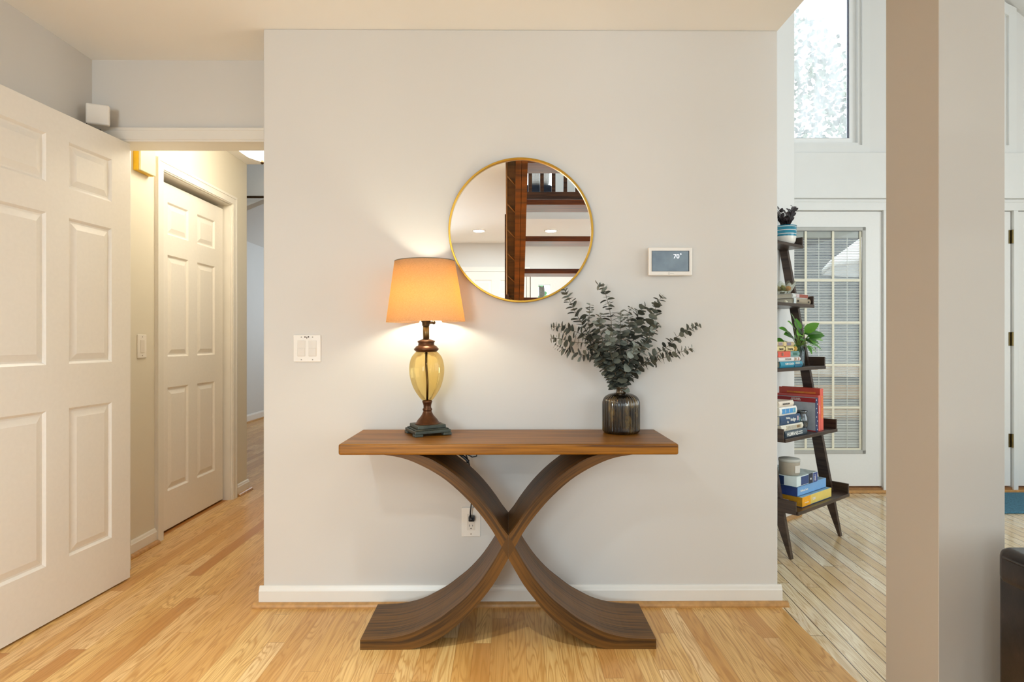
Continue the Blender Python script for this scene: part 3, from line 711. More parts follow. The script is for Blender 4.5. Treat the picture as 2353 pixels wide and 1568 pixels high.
for si, (pts, dy, lab, ls) in enumerate(EUC):
    rnd = random.Random(100 + si)
    ctrl = list(pts) + [(565 + rnd.uniform(-8, 8), 1165)]
    n_ = len(ctrl); P = []
    for i, (x, y) in enumerate(ctrl):
        P.append(W5(x, y, dy * (1 - i / (n_ - 1)) ** .8))
    P.append(Vector((VX + rnd.uniform(-.008, .008), VY + rnd.uniform(-.008, .008), TZ + .17)))
    # dense Catmull-Rom in 3-D
    Q = [P[0] * 2 - P[1]] + P + [P[-1] * 2 - P[-2]]; line = []
    for j in range(1, len(Q) - 2):
        for s_ in range(8):
            u = s_ / 8; a, b, c_, d = Q[j - 1:j + 3]
            line.append(.5 * ((2 * b) + (c_ - a) * u + (2 * a - 5 * b + 4 * c_ - d) * u * u + (3 * b - a - 3 * c_ + d) * u ** 3))
    line.append(P[-1])
    base = line[-1].copy(); line = [p - base for p in line]
    root = empty('eucalyptus_stem', base, 0, lab, 'eucalyptus', 'eucalyptus stems in the ribbed vase')
    m = MB(); m.tube(line, .0009, 6, .0017); m.build('stalk', M_EST, root)
    m = MB(); acc = 0; gap = .006; ang = rnd.uniform(0, 3); tot = sum((line[i + 1] - line[i]).length for i in range(len(line) - 1)); run = 0
    for i in range(len(line) - 1):
        seg = line[i + 1] - line[i]; L = seg.length; d = -seg.normalized(); s0 = 0
        while acc + (L - s0) >= gap:
            s0 += gap - acc; acc = 0; pos = line[i] + seg * (s0 / L); f = (run + s0) / tot
            if f > .93: break
            size = (.0092 + .0062 * min(1, f / .25)) * ls * rnd.uniform(.8, 1.15)
            gap = .0085 + .005 * min(1, f / .3) + rnd.uniform(0, .003)
            ref = Vector((0, 0, 1)) if abs(d.z) < .8 else Vector((0, 1, 0)); a = d.cross(ref).normalized(); b = d.cross(a)
            ang += PI / 2 + rnd.uniform(-.35, .35)
            for k in (0, PI):
                o_ = a * math.cos(ang + k) + b * math.sin(ang + k)
                dr = (o_ + d * rnd.uniform(-.1, .75)).normalized(); nr = (d * 1.0 - o_ * rnd.uniform(-.2, .6) + Vector((rnd.uniform(-.4, .4), rnd.uniform(-.4, .4), rnd.uniform(-.4, .4))))
                m.leaf(pos + o_ * .001, dr, nr, size * 2.0, size * 1.0, 6, rnd.uniform(-.1, .25), rnd.uniform(.0, .3), tip=0)
        acc += L - s0; run += L
    m.build('foliage', M_EUC, root)

# ------------------------------------------------------------------ mirror
mr = empty('round_mirror', (.0526, WY, 1.5805), 0, 'round wall mirror with a thin gold frame', 'mirror')
M_GOLD = pm('brushed_gold', '#c99b3f', .28, 1.0, vary=.06)
RX = Matrix.Rotation(R(90), 4, 'X')
m = MB(); m.lathe([(.2925, .0), (.304, .0), (.304, .024), (.3025, .026), (.2965, .026), (.2955, .024), (.2955, .012), (.2925, .012), (.2925, .0)], 128, cap=False, M=RX); m.build('frame', M_GOLD, mr)
t = NT('mirror_silver'); nz = t.noise(t.coord(), 5.0); t.l(t.ramp(nz, [(0, (.92, .92, .92, 1)), (1, (.93, .93, .93, 1))]), t.bsdf.inputs['Base Color']); t.bsdf.inputs['Metallic'].default_value = 1; t.bsdf.inputs['Roughness'].default_value = .0
m = MB(); m.lathe([(.0, .010), (.296, .010), (.296, .014), (.0, .014)], 128, cap=False, M=RX); m.build('mirror_glass', t.m, mr)

# ------------------------------------------------------------------ wall fittings
M_PL = pm('white_plastic', '#e9e3da', .3, vary=.01); M_SCR = pm('screw', '#8c8478', .4, .6); M_BLK = pm('black_plastic', '#17161a', .4, vary=.2); M_PL2 = pm('switch_rocker', '#ddd5ca', .3, vary=.01)
RXm = Matrix.Rotation(R(90), 4, 'X')
sp_ = empty('light_switch', (-.8474, WY, 1.0838), 0, 'white double rocker switch on the wall left of the lamp', 'switch')
m = MB(); m.box((-.0577, -.006, -.057), (.0577, 0, .057), .0025, 2); pl_ = m.build('plate', M_PL, sp_)
for x in (-.0235, .0235):
    m = MB(); m.box((x - .0165, -.0075, -.0335), (x + .0165, -.005, .0335), .001, 1); m.box((x - .0155, -.0092, -.032), (x + .0155, -.006, .002), .001, 1, M=Matrix.Rotation(R(1), 4, 'X')); m.build('rocker', M_PL2, sp_)
    for z in (-.0475, .0475):
        m = MB(); m.lathe([(.0, .0), (.0028, .0), (.0028, .0068), (.0, .007)], 12, M=Matrix.Translation((x, 0, z)) @ RXm); m.build('screw', M_SCR, pl_)
m = MB()
for x, z in ((-.0085, .048), (.0065, .0485)): m.lathe([(.003, .0058), (.003, .0064), (0, .0066)], 10, M=Matrix.Translation((x, 0, z)) @ RXm)
m.box((-.008, -.0064, .0472), (.006, -.0058, .049)); m.box((-.002, -.0064, .041), (.0005, -.0058, .048))
m.build('chip', pm('dark_chip', '#3a2c20', .8), pl_)
hs = empty('light_switch', (LX, 3.185, 1.087), R(90), 'white single rocker switch on the hall wall', 'switch')
m = MB(); m.box((-.038, -.006, -.062), (.038, 0, .062), .0025, 2); pl_ = m.build('plate', M_PL, hs)
m = MB(); m.box((-.0165, -.0085, -.0335), (.0165, -.005, .0335), .001, 1); m.build('rocker', M_PL2, hs)
for z in (-.05, .05):
    m = MB(); m.lathe([(.0, .0), (.003, .0), (.003, .0068), (.0, .007)], 12, M=Matrix.Translation((0, 0, z)) @ RXm); m.build('screw', M_SCR, pl_)
OX, OZ = -.1574, .351
ou = empty('wall_outlet', (OX, WY, OZ), 0, 'white wall outlet below the console table', 'outlet')
m = MB(); m.box((-.0395, -.006, -.0617), (.0395, 0, .0617), .0025, 2); pl_ = m.build('plate', M_PL, ou)
m = MB(); m.box((-.0168, -.0075, -.0335), (.0168, -.005, .0335), .0008, 1); rc_ = m.build('receptacle', M_PL2, ou)
m = MB(); m.box((-.0078, -.0078, -.0185), (-.0058, -.007, -.0095)); m.box((.0058, -.0078, -.0175), (.0078, -.007, -.0105)); m.lathe([(.0026, .007), (.0026, .0078), (0, .0079)], 12, M=Matrix.Translation((0, 0, -.026)) @ RXm); m.build('socket_slot', M_BLK, rc_)
m = MB(); m.lathe([(.0028, .005), (.0028, .0068), (0, .007)], 12, M=Matrix.Translation((0, 0, -.05)) @ RXm); m.build('screw', M_SCR, pl_)
# cords
pc = empty('power_cord', (OX + .003, WY - .008, OZ + .02), 0, 'black power cord plugged into the wall outlet', 'cord')
m = MB(); m.box((-.012, -.026, -.011), (.013, 0, .011), .004, 2); m.ball((.0, -.026, .0), .0095, (1.1, .8, 1)); m.build('plug', M_BLK, pc)
m = MB(); m.tube([(-.004, -.024, .008), (-.004, -.026, .03), (.0, -.024, .065), (.006, -.022, .11), (.005, -.04, .18), (-.01, -.06, .25), (-.03, -.05, .30), (-.05, -.045, .330)], .0028, 8); m.build('cable', M_BLK, pc)
ad = empty('cord_bundle', (-.16, 2.36, .706), 0, 'black cord bundle and adapter strapped under the tabletop', 'cord')
m = MB(); m.box((-.095, -.02, -.03), (-.005, .03, -.0005), .005, 2); m.build('adapter', M_BLK, ad)
m = MB(); m.tube([(-.03, -.03, -.006), (-.01, -.04, -.026), (.02, -.045, -.041), (.036, -.045, -.038), (.041, -.045, -.020), (.03, -.042, -.006), (.0, -.04, -.003), (-.04, -.03, -.004)], .0026, 8); m.tube([(-.03, -.03, -.004), (.03, -.045, -.004), (.05, -.048, -.008), (.068, -.05, -.015)], .0036, 8)
m.tube([(-.045, -.03, -.02), (-.01, -.035, -.045), (.004, -.037, -.058), (.0, -.036, -.064)], .006, 8); m.build('cable', M_BLK, ad)
# thermostat
th = empty('thermostat', (.6793, WY, 1.4485), 0, 'white thermostat with a dark screen reading 70 degrees', 'thermostat')
m = MB(); m.box((-.08, -.010, -.05), (.08, 0, .046), .003, 2); m.build('mount', pm('grey_mount', '#c9c4ba', .5), th)
m = MB(); m.box((-.0925, -.026, -.059), (.0925, -.010, .059), .004, 3); m.build('housing', M_PL, th)
t = NT('screen_glass'); nz = t.noise(t.coord(), 14.0); t.l(t.ramp(nz, [(0.3, lin('#4b5660')), (.7, lin('#66747b'))]), t.bsdf.inputs['Base Color']); t.bsdf.inputs['Roughness'].default_value = .06
t.bsdf.inputs['Emission Color'].default_value = lin('#5d7280'); t.bsdf.inputs['Emission Strength'].default_value = .12
m = MB(); m.box((-.0785, -.0268, -.0415), (.0785, -.0255, .0445)); scr_ = m.build('screen', t.m, th)
m = MB()
for a, b in (((-.0785, -.0271, .043), (.0785, -.0266, .0446)), ((-.0785, -.0271, -.0415), (-.0770, -.0266, .0446)), ((.0755, -.0271, -.0415), (.0785, -.0266, .0446)), ((-.0785, -.0271, -.0415), (.0785, -.0266, -.0402))): m.box(a, b)
m.build('bezel', M_BLK, scr_)
M_WTXT = emis('screen_digits', (1, 1, 1, 1), 1.0)
text('digits', '70', .0255, M_WTXT, scr_, (.0245, -.0273, .0205), (R(90), 0, 0))
m = MB(); m.lathe([(.0022, 0), (.0034, 0), (.0034, .0004), (.0022, .0004), (.0022, 0)], 20, cap=False, M=Matrix.Translation((.0425, -.0270, .0305)) @ RXm); m.build('degree_sign', M_WTXT, scr_)
m = MB(); m.lathe([(.0033, 0), (.0043, 0), (.0043, .0004), (.0033, .0004), (.0033, 0)], 20, cap=False, M=Matrix.Translation((-.006, -.0259, -.0505)) @ RXm); m.box((-.001, -.0263, -.0512), (.014, -.0258, -.0498)); m.build('emblem', pm('grey_print', '#a9a59b', .5), th)
# motion sensor in the corner and its cable
ms = empty('motion_sensor', (-1.862, 2.722, 2.142), R(24), 'white box-shaped motion sensor in the corner above the open door', 'sensor')
m = MB(); m.box((-.046, -.012, -.046), (.046, .012, .046), .008, 3); m.build('front_cover', M_PL, ms)
m = MB()
fr_ = [(-.044, .012, -.043), (.044, .012, -.043), (.044, .012, .044), (-.044, .012, .044)]; bk_ = [(-.02, .062, -.05), (.02, .062, -.05), (.02, .062, .03), (-.02, .062, .03)]
V = [m.bm.verts.new(p) for p in fr_ + bk_]
for f in ((0, 1, 2, 3), (7, 6, 5, 4), (0, 4, 5, 1), (1, 5, 6, 2), (2, 6, 7, 3), (3, 7, 4, 0)): m.bm.faces.new([V[i] for i in f])
m.build('bracket', pm('sensor_back', '#cfc9bf', .5), ms, recalc=True)
m = MB(); m.tube([(-.044, .0, -.03), (-.045, .012, -.046), (-.02, .03, -.062), (-.005, .045, -.062), (.0, .055, -.05)], .002, 6); m.build('cable', M_BLK, ms)
# door chime box in the hall
dc = empty('door_chime', (LX, 3.18, 2.07), R(90), 'ivory door chime box with painted-on yellow lamplight, high on the hall wall', 'chime')
m = MB(); m.box((-.065, -.028, -.065), (.07, 0, .09), .003, 2); m.build('housing', pm('chime_lamplit', '#e8b91e', .5, vary=.08), dc)  # ivory box; the hall light's yellow is put into the housing colour
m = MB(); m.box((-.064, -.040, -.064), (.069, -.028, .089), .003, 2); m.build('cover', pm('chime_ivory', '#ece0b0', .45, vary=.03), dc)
# ceiling light in the hall
cl = empty('ceiling_light', (-1.43, 3.48, CZ), 0, 'white dome ceiling light with a dark finial in the hall', 'ceiling light')
m = MB(); m.lathe([(.212, -.03), (.212, 0)], 48); m.build('rim', M_BRONZE, cl)
t = NT('lit_dome'); t.bsdf.inputs['Base Color'].default_value = (1, .95, .85, 1); t.bsdf.inputs['Emission Color'].default_value = (1.0, .93, .76, 1); t.bsdf.inputs['Emission Strength'].default_value = 11.5
nz = t.noise(t.coord(), 4.0); t.l(t.ramp(nz, [(0, (.98, .93, .85, 1)), (1, (1, .96, .9, 1))]), t.bsdf.inputs['Base Color'])
m = MB(); m.lathe([(.205, -.03), (.208, -.08), (.205, -.13), (.19, -.165), (.145, -.205), (.09, -.243), (.035, -.264), (.0, -.268)], 48, cap=False); dm_ = m.build('dome', t.m, cl)
m = MB(); m.ball((0, 0, -.279), .011); m.lathe([(.006, -.285), (.008, -.262)], 12); m.build('finial', M_BRONZE, dm_)
# rod beyond the hall
m = MB(); m.tube([(-3.555, 5.05, 2.33), (-.925, 5.05, 2.33)], .0105, 10)
tag(m.build('curtain_rod', M_BRONZE), 'thin dark rod spanning the room beyond the hall', 'rod')

# ------------------------------------------------------------------ ladder shelf
PHI = R(38.4); SWID = .607
def T(a, b, z): return SO + SW * a + SN * b + Vector((0, 0, z))
M_ESP = wood_uv('espresso_wood', '#2b1d15', '#4a382c', .35, 4.0, 60.0, .25)
ls = empty('ladder_shelf', SO, PHI, 'dark espresso five-tier ladder shelf leaning on the angled wall', 'shelf')
def fb(z): return .362 - .186 * z          # distance of the leg's front edge from the wall at height z
for a in (.004, SWID - .028):
    m = MB(); z1 = 1.74
    m.prism([(-fb(0) + .012, 0), (-fb(0), .0), (-fb(z1), z1), (-fb(z1) + .045, z1), (-fb(.25) + .062, .25)], a, a + .024, 'x')
    m.build('leg', M_ESP, ls, recalc=True)
TRAY = []
for i in range(5):
    z = .232 + .36 * i; bf_ = .40 - .065 * i; bb = max(.004, fb(z) - .20) if i < 4 else .004
    bb = .02 if i else .03
    m = MB(); m.box((.0, -bf_, z), (SWID, -bb, z + .018), .0015, 1); m.build('shelf_board', M_ESP, ls); TRAY.append(z + .018)
    for a in (-.012, SWID): 
        m = MB(); m.box((a, -bf_ + .008, z + .004), (a + .012, -bb, z + .07), .0015, 1); m.build('side_board', M_ESP, ls)
    m = MB(); m.box((0, -bb - .012, z + .018), (SWID, -bb, z + .06), .001, 1); m.build('back_rail', M_ESP, ls)

# things on the shelf: each has its own root turned with the shelf
M_PAGE = pm('book_pages', '#d9cfb9', .8, vary=.05, scale=90)
M_WT = pm('white_print', '#f1efe8', .6, vary=.01); M_DT = pm('dark_print', '#3a322c', .6)
def book_flat(a0, a1, b1, z, h, depth, col, label, words=None, tcol=None, patches=(), cat='book', group=None, rough=.4, spin=0.0):
    """book lying flat, spine facing out from the wall"""
    L = a1 - a0; r = empty('book', T((a0 + a1) / 2, b1 - depth / 2, z), PHI + spin, label, cat, group)
    M_c = pm('cover_' + col.strip('#'), col, rough, vary=.05, coat=.2)
    m = MB(); m.box((-L / 2, -depth / 2 + .004, 0), (L / 2, depth / 2, .002)); m.box((-L / 2, -depth / 2 + .004, h - .002), (L / 2, depth / 2, h))
    n = 6; pr = [(-depth / 2 + .004 + .0, 0)] + [(-depth / 2 + .004 - .006 * math.sin(PI * k / n), h * k / n) for k in range(n + 1)] + [(-depth / 2 + .004, h)]
    pr = [(-depth / 2 + .006, 0)] + pr[1:-1] + [(-depth / 2 + .006, h)]
    m.prism(pr, -L / 2, L / 2, 'x'); cov = m.build('cover', M_c, r, recalc=True)
    m = MB(); m.box((-L / 2 + .004, -depth / 2 + .006, .002), (L / 2 - .004, depth / 2 - .004, h - .002)); m.build('pages', M_PAGE, r)
    for x0, x1, z0, z1, pc_ in patches:
        m = MB(); m.box((-L / 2 + L * x0, -depth / 2 - .0030, h * z0), (-L / 2 + L * x1, -depth / 2 + .003, h * z1), .0003, 1); m.build('spine_panel', pm('panel_' + pc_.strip('#'), pc_, .5, vary=.1, scale=80), cov)
    for (w_, x, sz, zz) in (words or ()):
        text('lettering', w_, h * sz, tcol or M_DT, cov, (-L / 2 + L * x, -depth / 2 - .0034, h * zz), (R(90), 0, 0))
    return r
# tier 1 (bottom): puzzle boxes and candle
def puzzle_box(a0, a1, b1, z, h, depth, name, label, base, panels, words, spin=0, top=None):
    L = a1 - a0; r = empty(name, T((a0 + a1) / 2, b1 - depth / 2, z), PHI + spin, label, 'puzzle box', 'boxes on the lowest shelf')
    m = MB(); m.box((-L / 2 + .002, -depth / 2 + .002, 0), (L / 2 - .002, depth / 2 - .002, h * .5)); m.build('tray', pm('box_tray', '#24507e', .6), r)
    m = MB(); m.box((-L / 2, -depth / 2, h * .06), (L / 2, depth / 2, h), .0012, 1); lid = m.build('lid', pm('lid_' + base.strip('#'), base, .4, vary=.04, coat=.3), r)
    if top:
        m = MB(); m.box((-L / 2 + .002, -depth / 2 + .002, h), (L / 2 - .002, depth / 2 - .002, h + .0006)); m.build('top_picture', pm('top_' + top.strip('#'), top, .4, vary=.3, scale=30), lid)
    for face, x0, x1, z0, z1, col in panels:
        m = MB()
        if face == 'f': m.box((-L / 2 + L * x0, -depth / 2 - .0007, h * z0), (-L / 2 + L * x1, -depth / 2 + .001, h * z1))
        else: m.box((-L / 2 - .0007, depth / 2 - depth * x1, h * z0), (-L / 2 + .001, depth / 2 - depth * x0, h * z1))
        m.build('side_print', pm('print_' + col.strip('#'), col, .45, vary=.12, scale=60), lid)
    for face, w_, x, sz, zz, mt in words:
        if face == 'f': text('lettering', w_, sz, mt, lid, (-L / 2 + L * x, -depth / 2 - .001, h * zz), (R(90), 0, 0))
        elif face == 'fv': text('lettering', w_, sz, mt, lid, (-L / 2 + L * x, -depth / 2 - .001, h * zz), (R(90), R(90), 0))
        else: text('lettering', w_, sz, mt, lid, (-L / 2 - .001, depth / 2 - depth * x, h * zz), (R(90), 0, R(-90)))
    return r
zt = TRAY[0] + .0003
puzzle_box(.10, .44, .372, zt, .052, .24, 'puzzle_box', 'yellow puzzle box at the bottom of the box stack on the lowest shelf', '#e2c766',
    [('f', 0, .27, .06, 1, '#eda520'), ('l', 0, .16, .06, 1, '#d9b24a'), ('l', .16, 1, .06, .99, '#cf9420')], [('f', '1000', .38, .018, .52, M_WT), ('f', 'Ravensburger', .14, .0075, .42, M_WT), ('l', 'Ravensburger', .6, .010, .5, M_WT)], top='#8fb3c4')
puzzle_box(.09, .42, .352, zt + .0535, .052, .24, 'puzzle_box', 'light blue puzzle box in the middle of the box stack on the lowest shelf', '#6ea3d6',
    [('l', 0, 1, .06, .99, '#2f4585'), ('l', .25, .62, .2, .95, '#4a3fa0')], [('f', 'Balloons Lane', .22, .015, .5, M_WT), ('l', 'PUZZLE', .45, .008, .6, M_WT)], top='#9db8cc')
puzzle_box(.062, .295, .362, zt + .107, .054, .24, 'puzzle_box', 'white and navy puzzle box on top of the box stack', '#d5e2e2',
    [('f', .20, .55, .12, .93, '#2d4577'), ('f', .56, .76, .06, 1, '#23283a'), ('f', .78, .99, .06, .96, '#3a4a86'), ('l', .35, .72, .08, .94, '#1f3560'), ('l', .16, .35, .08, .94, '#2c6a7a')], [('fv', '1000', .87, .018, .5, M_WT), ('f', 'm', .66, .02, .5, M_WT), ('l', '2 IN 1', .55, .012, .6, M_WT)], top='#b9c6c4')
cj = empty('candle_jar', T(.112, .298, zt + .1618), PHI, 'grey candle jar on top of the puzzle boxes', 'candle')
m = MB(); m.lathe([(.047, 0), (.050, .003), (.0515, .066), (.0515, .068)], 40); jr_ = m.build('jar', pm('grey_candle_jar', '#a59b8a', .5, vary=.04), cj)
m = MB(); m.lathe([(.0515, .068), (.0535, .069), (.0535, .080), (.051, .083), (.0, .084)], 40); m.build('lid', pm('candle_lid', '#b8b7ae', .5, vary=.04), cj)
m = MB()
for k in range(8):
    b = R(-122) + k * R(6); a = b + R(6); r_ = .0522
    f = m.bm.faces.new([m.bm.verts.new(p) for p in ((r_ * math.cos(a), r_ * math.sin(a), .014), (r_ * math.cos(b), r_ * math.sin(b), .014), (r_ * math.cos(b), r_ * math.sin(b), .052), (r_ * math.cos(a), r_ * math.sin(a), .052))])
m.build('paper_label', pm('paper_label', '#cdc8be', .7), jr_)
# tier 2: stack of five, dark vase, upright books
z = TRAY[1] + .0003
G = 'books stacked on the second shelf from the floor'
for a0, a1, b1, h, d, col, lab, words, tc, pt in (
    (.03, .268, .318, .034, .16, '#3b4a55', 'dark slate book lettered HUMANS at the bottom of its stack', [('HUMANS', .30, .85, .5), ('BRANDON', .66, .26, .68), ('STANTON', .66, .30, .36)], M_WT, ()),
    (.0, .235, .312, .032, .15, '#e6dfce', 'cream hardback with a framed spine, second from the bottom of the stack', [], None, ((.22, .92, .18, .82, '#c9c0a8'), (.25, .66, .25, .75, '#eae4d4'), (.68, .86, .28, .74, '#a07b4a'))),
    (-.0, .215, .308, .048, .15, '#27486b', 'navy floral book in the middle of the stack', [('Waking', .33, .30, .72), ('Up', .33, .30, .3), ('Indigo', .60, .50, .5)], M_WT, ((.80, .88, .3, .8, '#b9a3ad'), (.9, .97, .2, .6, '#5d8a86'))),
    (-.0, .182, .304, .044, .14, '#ece8df', 'white book with blue squares on its spine', [], None, ((.12, .30, .22, .78, '#4a94cb'), (.34, .52, .22, .78, '#3f8cc6'), (.56, .74, .22, .78, '#4a94cb'), (.78, .9, .22, .78, '#5aa0b8'))),
    (-.0, .155, .30, .030, .14, '#e7d9c6', 'pale cream paperback on top of the stack', [('HEAR ROOM', .45, .42, .5)], M_DT, ())):
    book_flat(a0, a1, b1, z, h, d, col, lab, words, tc, pt, 'book', G); z += h + .0004
vz = TRAY[1] + .0003
dv = empty('dark_vase', T(.328, .262, vz), PHI, 'small dark glazed vase beside the book stack', 'vase')
m = MB(); m.lathe([(.018, 0), (.022, .003), (.031, .035), (.0345, .06), (.031, .085), (.024, .1), (.025, .108), (.031, .118), (.0285, .118), (.022, .106), (.026, .09)], 40, cap=False)
t = NT('dark_glaze'); nz = t.noise(t.coord(), 26.0, 3.0); t.l(t.ramp(nz, [(.35, lin('#24262a')), (.55, lin('#3c4446')), (.75, lin('#5d6a68'))]), t.bsdf.inputs['Base Color']); t.bsdf.inputs['Roughness'].default_value = .12; t.bsdf.inputs['Coat Weight'].default_value = 1
m.build('body', t.m, dv)
m = MB(); m.lathe([(.0, .001), (.018, .0)], 24, cap=False); m.build('foot', t.m, dv)
def book_up(a0, a1, b1, z, h, depth, cover, spine, label, lean=0, front=(), words=(), stars=False):
    w_ = a1 - a0; r = empty('book', T((a0 + a1) / 2, b1 - depth / 2, z), PHI, label, 'book', 'upright books on the second shelf from the floor')
    r.rotation_euler = (0, R(-lean), PHI)
    m = MB(); m.box((-w_ / 2, -depth / 2, 0), (-w_ / 2 + .0025, depth / 2, h)); m.box((w_ / 2 - .0025, -depth / 2, 0), (w_ / 2, depth / 2, h)); cov = m.build('cover', pm('cover_' + cover.strip('#'), cover, .4, vary=.1, coat=.3), r)
    m = MB(); m.box((-w_ / 2 - .0002, -depth / 2 - .002, 0), (w_ / 2 + .0002, -depth / 2 + .002, h), .001, 1); spi = m.build('spine', pm('spine_' + spine.strip('#'), spine, .4, vary=.06, coat=.3), r)
    m = MB(); m.box((-w_ / 2 + .0025, -depth / 2 + .002, .004), (w_ / 2 - .0025, depth / 2 - .004, h - .004)); m.build('pages', M_PAGE, r)
    for y0, y1, z0, z1, col in front:   # on the cover that faces the near end of the shelf
        m = MB(); m.box((-w_ / 2 - .0006, depth / 2 - depth * y1, h * z0), (-w_ / 2 + .001, depth / 2 - depth * y0, h * z1)); m.build('cover_print', pm('print_' + col.strip('#'), col, .45, vary=.06), cov)
    for w2, kind, x, zz, sz, mt in words:
        if kind == 's': text('lettering', w2, sz, mt, spi, (x, -depth / 2 - .0024, h * zz), (R(90), R(90), 0))
        else: text('lettering', w2, sz, mt, cov, (-w_ / 2 - .001, depth / 2 - depth * x, h * zz), (R(90), 0, R(-90)))
    if stars:
        m = MB()
        for k in range(8):
            cz = h * (.06 + .125 * k); cx = -w_ * .22 if k % 2 else w_ * .22; P_ = []
            for j in range(10):
                rr = .0052 if j % 2 == 0 else .0022; an = PI / 2 + j * PI / 5; P_.append((cx + rr * math.cos(an), cz + rr * math.sin(an)))
            m.prism(P_, -depth / 2 - .0027, -depth / 2 - .0019)
        m.build('star', M_WT, spi, recalc=True)
    return r
M_YT = pm('gold_print', '#e0a33a', .5)
book_up(.385, .410, .312, vz, .188, .245, '#a7acb2', '#1f2f5c', 'grey-covered book with a white-starred navy spine, upright on the shelf', 1.2,
    front=((0, 1, .86, .99, '#9c2326'), (0, 1, 0, .03, '#a83a3a')), words=(('QUICK GUIDE', 'c', .55, .95, .008, M_WT), ('AND TOOLBOX', 'c', .55, .91, .008, M_WT)), stars=True)
book_up(.420, .440, .311, vz, .20, .235, '#d2584f', '#d9625a', 'slim coral-red book upright between the starred and the tall red one', 1.2, words=(('GUIDEBOOK', 's', 0, .6, .008, M_WT),))
book_up(.448, .485, .308, vz, .236, .235, '#b83a22', '#e0604f', 'tall red cookbook upright at the end of the row', 1.2, front=((.2, .9, .87, .91, '#d0742a'), (.15, .95, .8, .82, '#d98a5a')), words=(('COOKBOOK', 's', 0, .55, .022, M_YT), ('THE FEAST', 'c', .5, .89, .012, M_YT)))
# tier 3: five books, glass jar with pothos
z = TRAY[2] + .0003
G = 'books stacked on the middle shelf'
for a0, a1, b1, h, d, col, lab, words, tc, pt in (
    (.105, .350, .254, .033, .15, '#2f8da6', 'teal book with white lettering at the bottom of the middle stack', [('PURE COLOR', .38, .46, .62)], M_WT, ((.62, .96, .12, .55, '#1d5c78'), (.66, .86, .5, .9, '#9fb0ad'))),
    (.09, .332, .252, .024, .15, '#e6e1dc', 'white book with grey lettering, second from the bottom of the middle stack', [('THE ISLAND', .40, .52, .5)], pm('grey_letters', '#9a938c', .6), ((.70, .80, .15, .85, '#a98f76'), (.87, .93, .15, .85, '#b98a78'))),
    (.08, .322, .251, .031, .15, '#7ba19c', 'book with a half red, half sage spine in the middle of the stack', [('TESSA', .78, .62, .5)], pm('sage_letters', '#3f7d66', .6), ((.0, .56, .0, 1.0, '#d85a45'), (.14, .24, .2, .8, '#b8a494'))),
    (.055, .300, .249, .026, .15, '#e2cf93', 'cream and gold book, second from the top of the middle stack', [('Rachel', .26, .60, .5), ('Tempting', .66, .60, .5)], M_DT, ((.86, .96, .05, .95, '#b98a1e'), (.44, .455, 0, 1, '#5b4a28'))),
    (.05, .275, .245, .025, .14, '#cbb68d', 'tan patterned paperback on top of the middle stack', [], None, ((.22, .40, .2, .85, '#9c8a8c'), (.62, .82, .2, .85, '#8a7f90'), (.45, .58, .1, .9, '#d9c08a')))):
    book_flat(a0, a1, b1, z, h, d, col, lab, words, tc, pt, 'book', G); z += h + .0004
jz = TRAY[2] + .0003
gj = empty('glass_jar', T(.408, .205, jz), PHI, 'blue-grey glass jar holding a pothos cutting', 'jar')
M_JAR = thin_glass('bluegrey_glass', (.70, .80, .82, 1), .05, 1.2, haze=.3, hazecol=(.55, .65, .68, 1))
m = MB(); m.lathe([(.028, 0), (.033, .004), (.034, .02), (.034, .085), (.030, .098), (.026, .104), (.0265, .118), (.029, .120)], 40, cap=False, flute=(8, .03)); m.build('body', M_JAR, gj)
m = MB(); m.lathe([(0, .003), (.03, .003), (.032, .02), (.032, .06), (0, .06)], 30, cap=False); m.build('water', thin_glass('water', (.85, .92, .92, 1), .02, .6), gj)
po = empty('pothos_plant', T(.408, .205, jz + .06), PHI, 'bright green pothos cutting growing from the glass jar', 'plant')
rnd = random.Random(5); mL = MB(); mS = MB()
for (dx, dz, dyy, L, W_, up) in ((-.15, .17, .02, .085, .026, .5), (-.17, .09, .05, .08, .026, 0), (-.10, .20, -.01, .09, .03, .6), (-.03, .21, .0, .10, .034, .5), (-.06, .12, -.05, .09, .032, 0), (.02, .15, -.04, .10, .034, .1), (.10, .16, .0, .13, .032, .05), (.16, .07, -.02, .11, .03, -.35), (.06, .04, -.05, .08, .026, -.3), (-.02, .06, -.06, .085, .03, -.3), (-.10, .10, -.04, .08, .03, .2), (.03, .19, .02, .09, .032, .5), (.08, .10, -.05, .09, .028, -.1), (-.12, .06, -.02, .07, .024, -.2), (.0, .11, -.07, .08, .03, -.1), (-.05, .16, -.03, .085, .03, .3), (-.08, .15, -.05, .10, .036, .1), (.05, .13, -.06, .10, .036, .15), (.01, .17, -.05, .09, .036, .3), (-.03, .09, -.08, .09, .034, -.1), (.09, .13, -.05, .12, .034, -.05), (-.11, .13, .0, .09, .032, .2), (.03, .08, -.07, .09, .03, -.25)):
    tip = Vector((dx, dyy, dz)); s0 = tip * .62 + Vector((0, 0, .03))
    mS.tube([(dx * .05, 0, -.03), (dx * .08, dyy * .1, .055), (s0 + Vector((dx * .05, 0, .04))) * .6, s0], .0018, 6)
    d = Vector((dx * 1.2, dyy, up * .12)).normalized()
    mL.leaf(s0, d, (rnd.uniform(-.3, .3), -.9, .7), L, W_ * .8, 7, .25 if up < .2 else .1, .22)
mL.build('foliage', leaf_mat('pothos_leaf', [(0, lin('#2c5a1c')), (.5, lin('#4c8a25')), (1, lin('#7ab03a'))], .35), po); mS.build('stem', pm('green_stem', '#7a9a3e', .5, vary=.1), po)
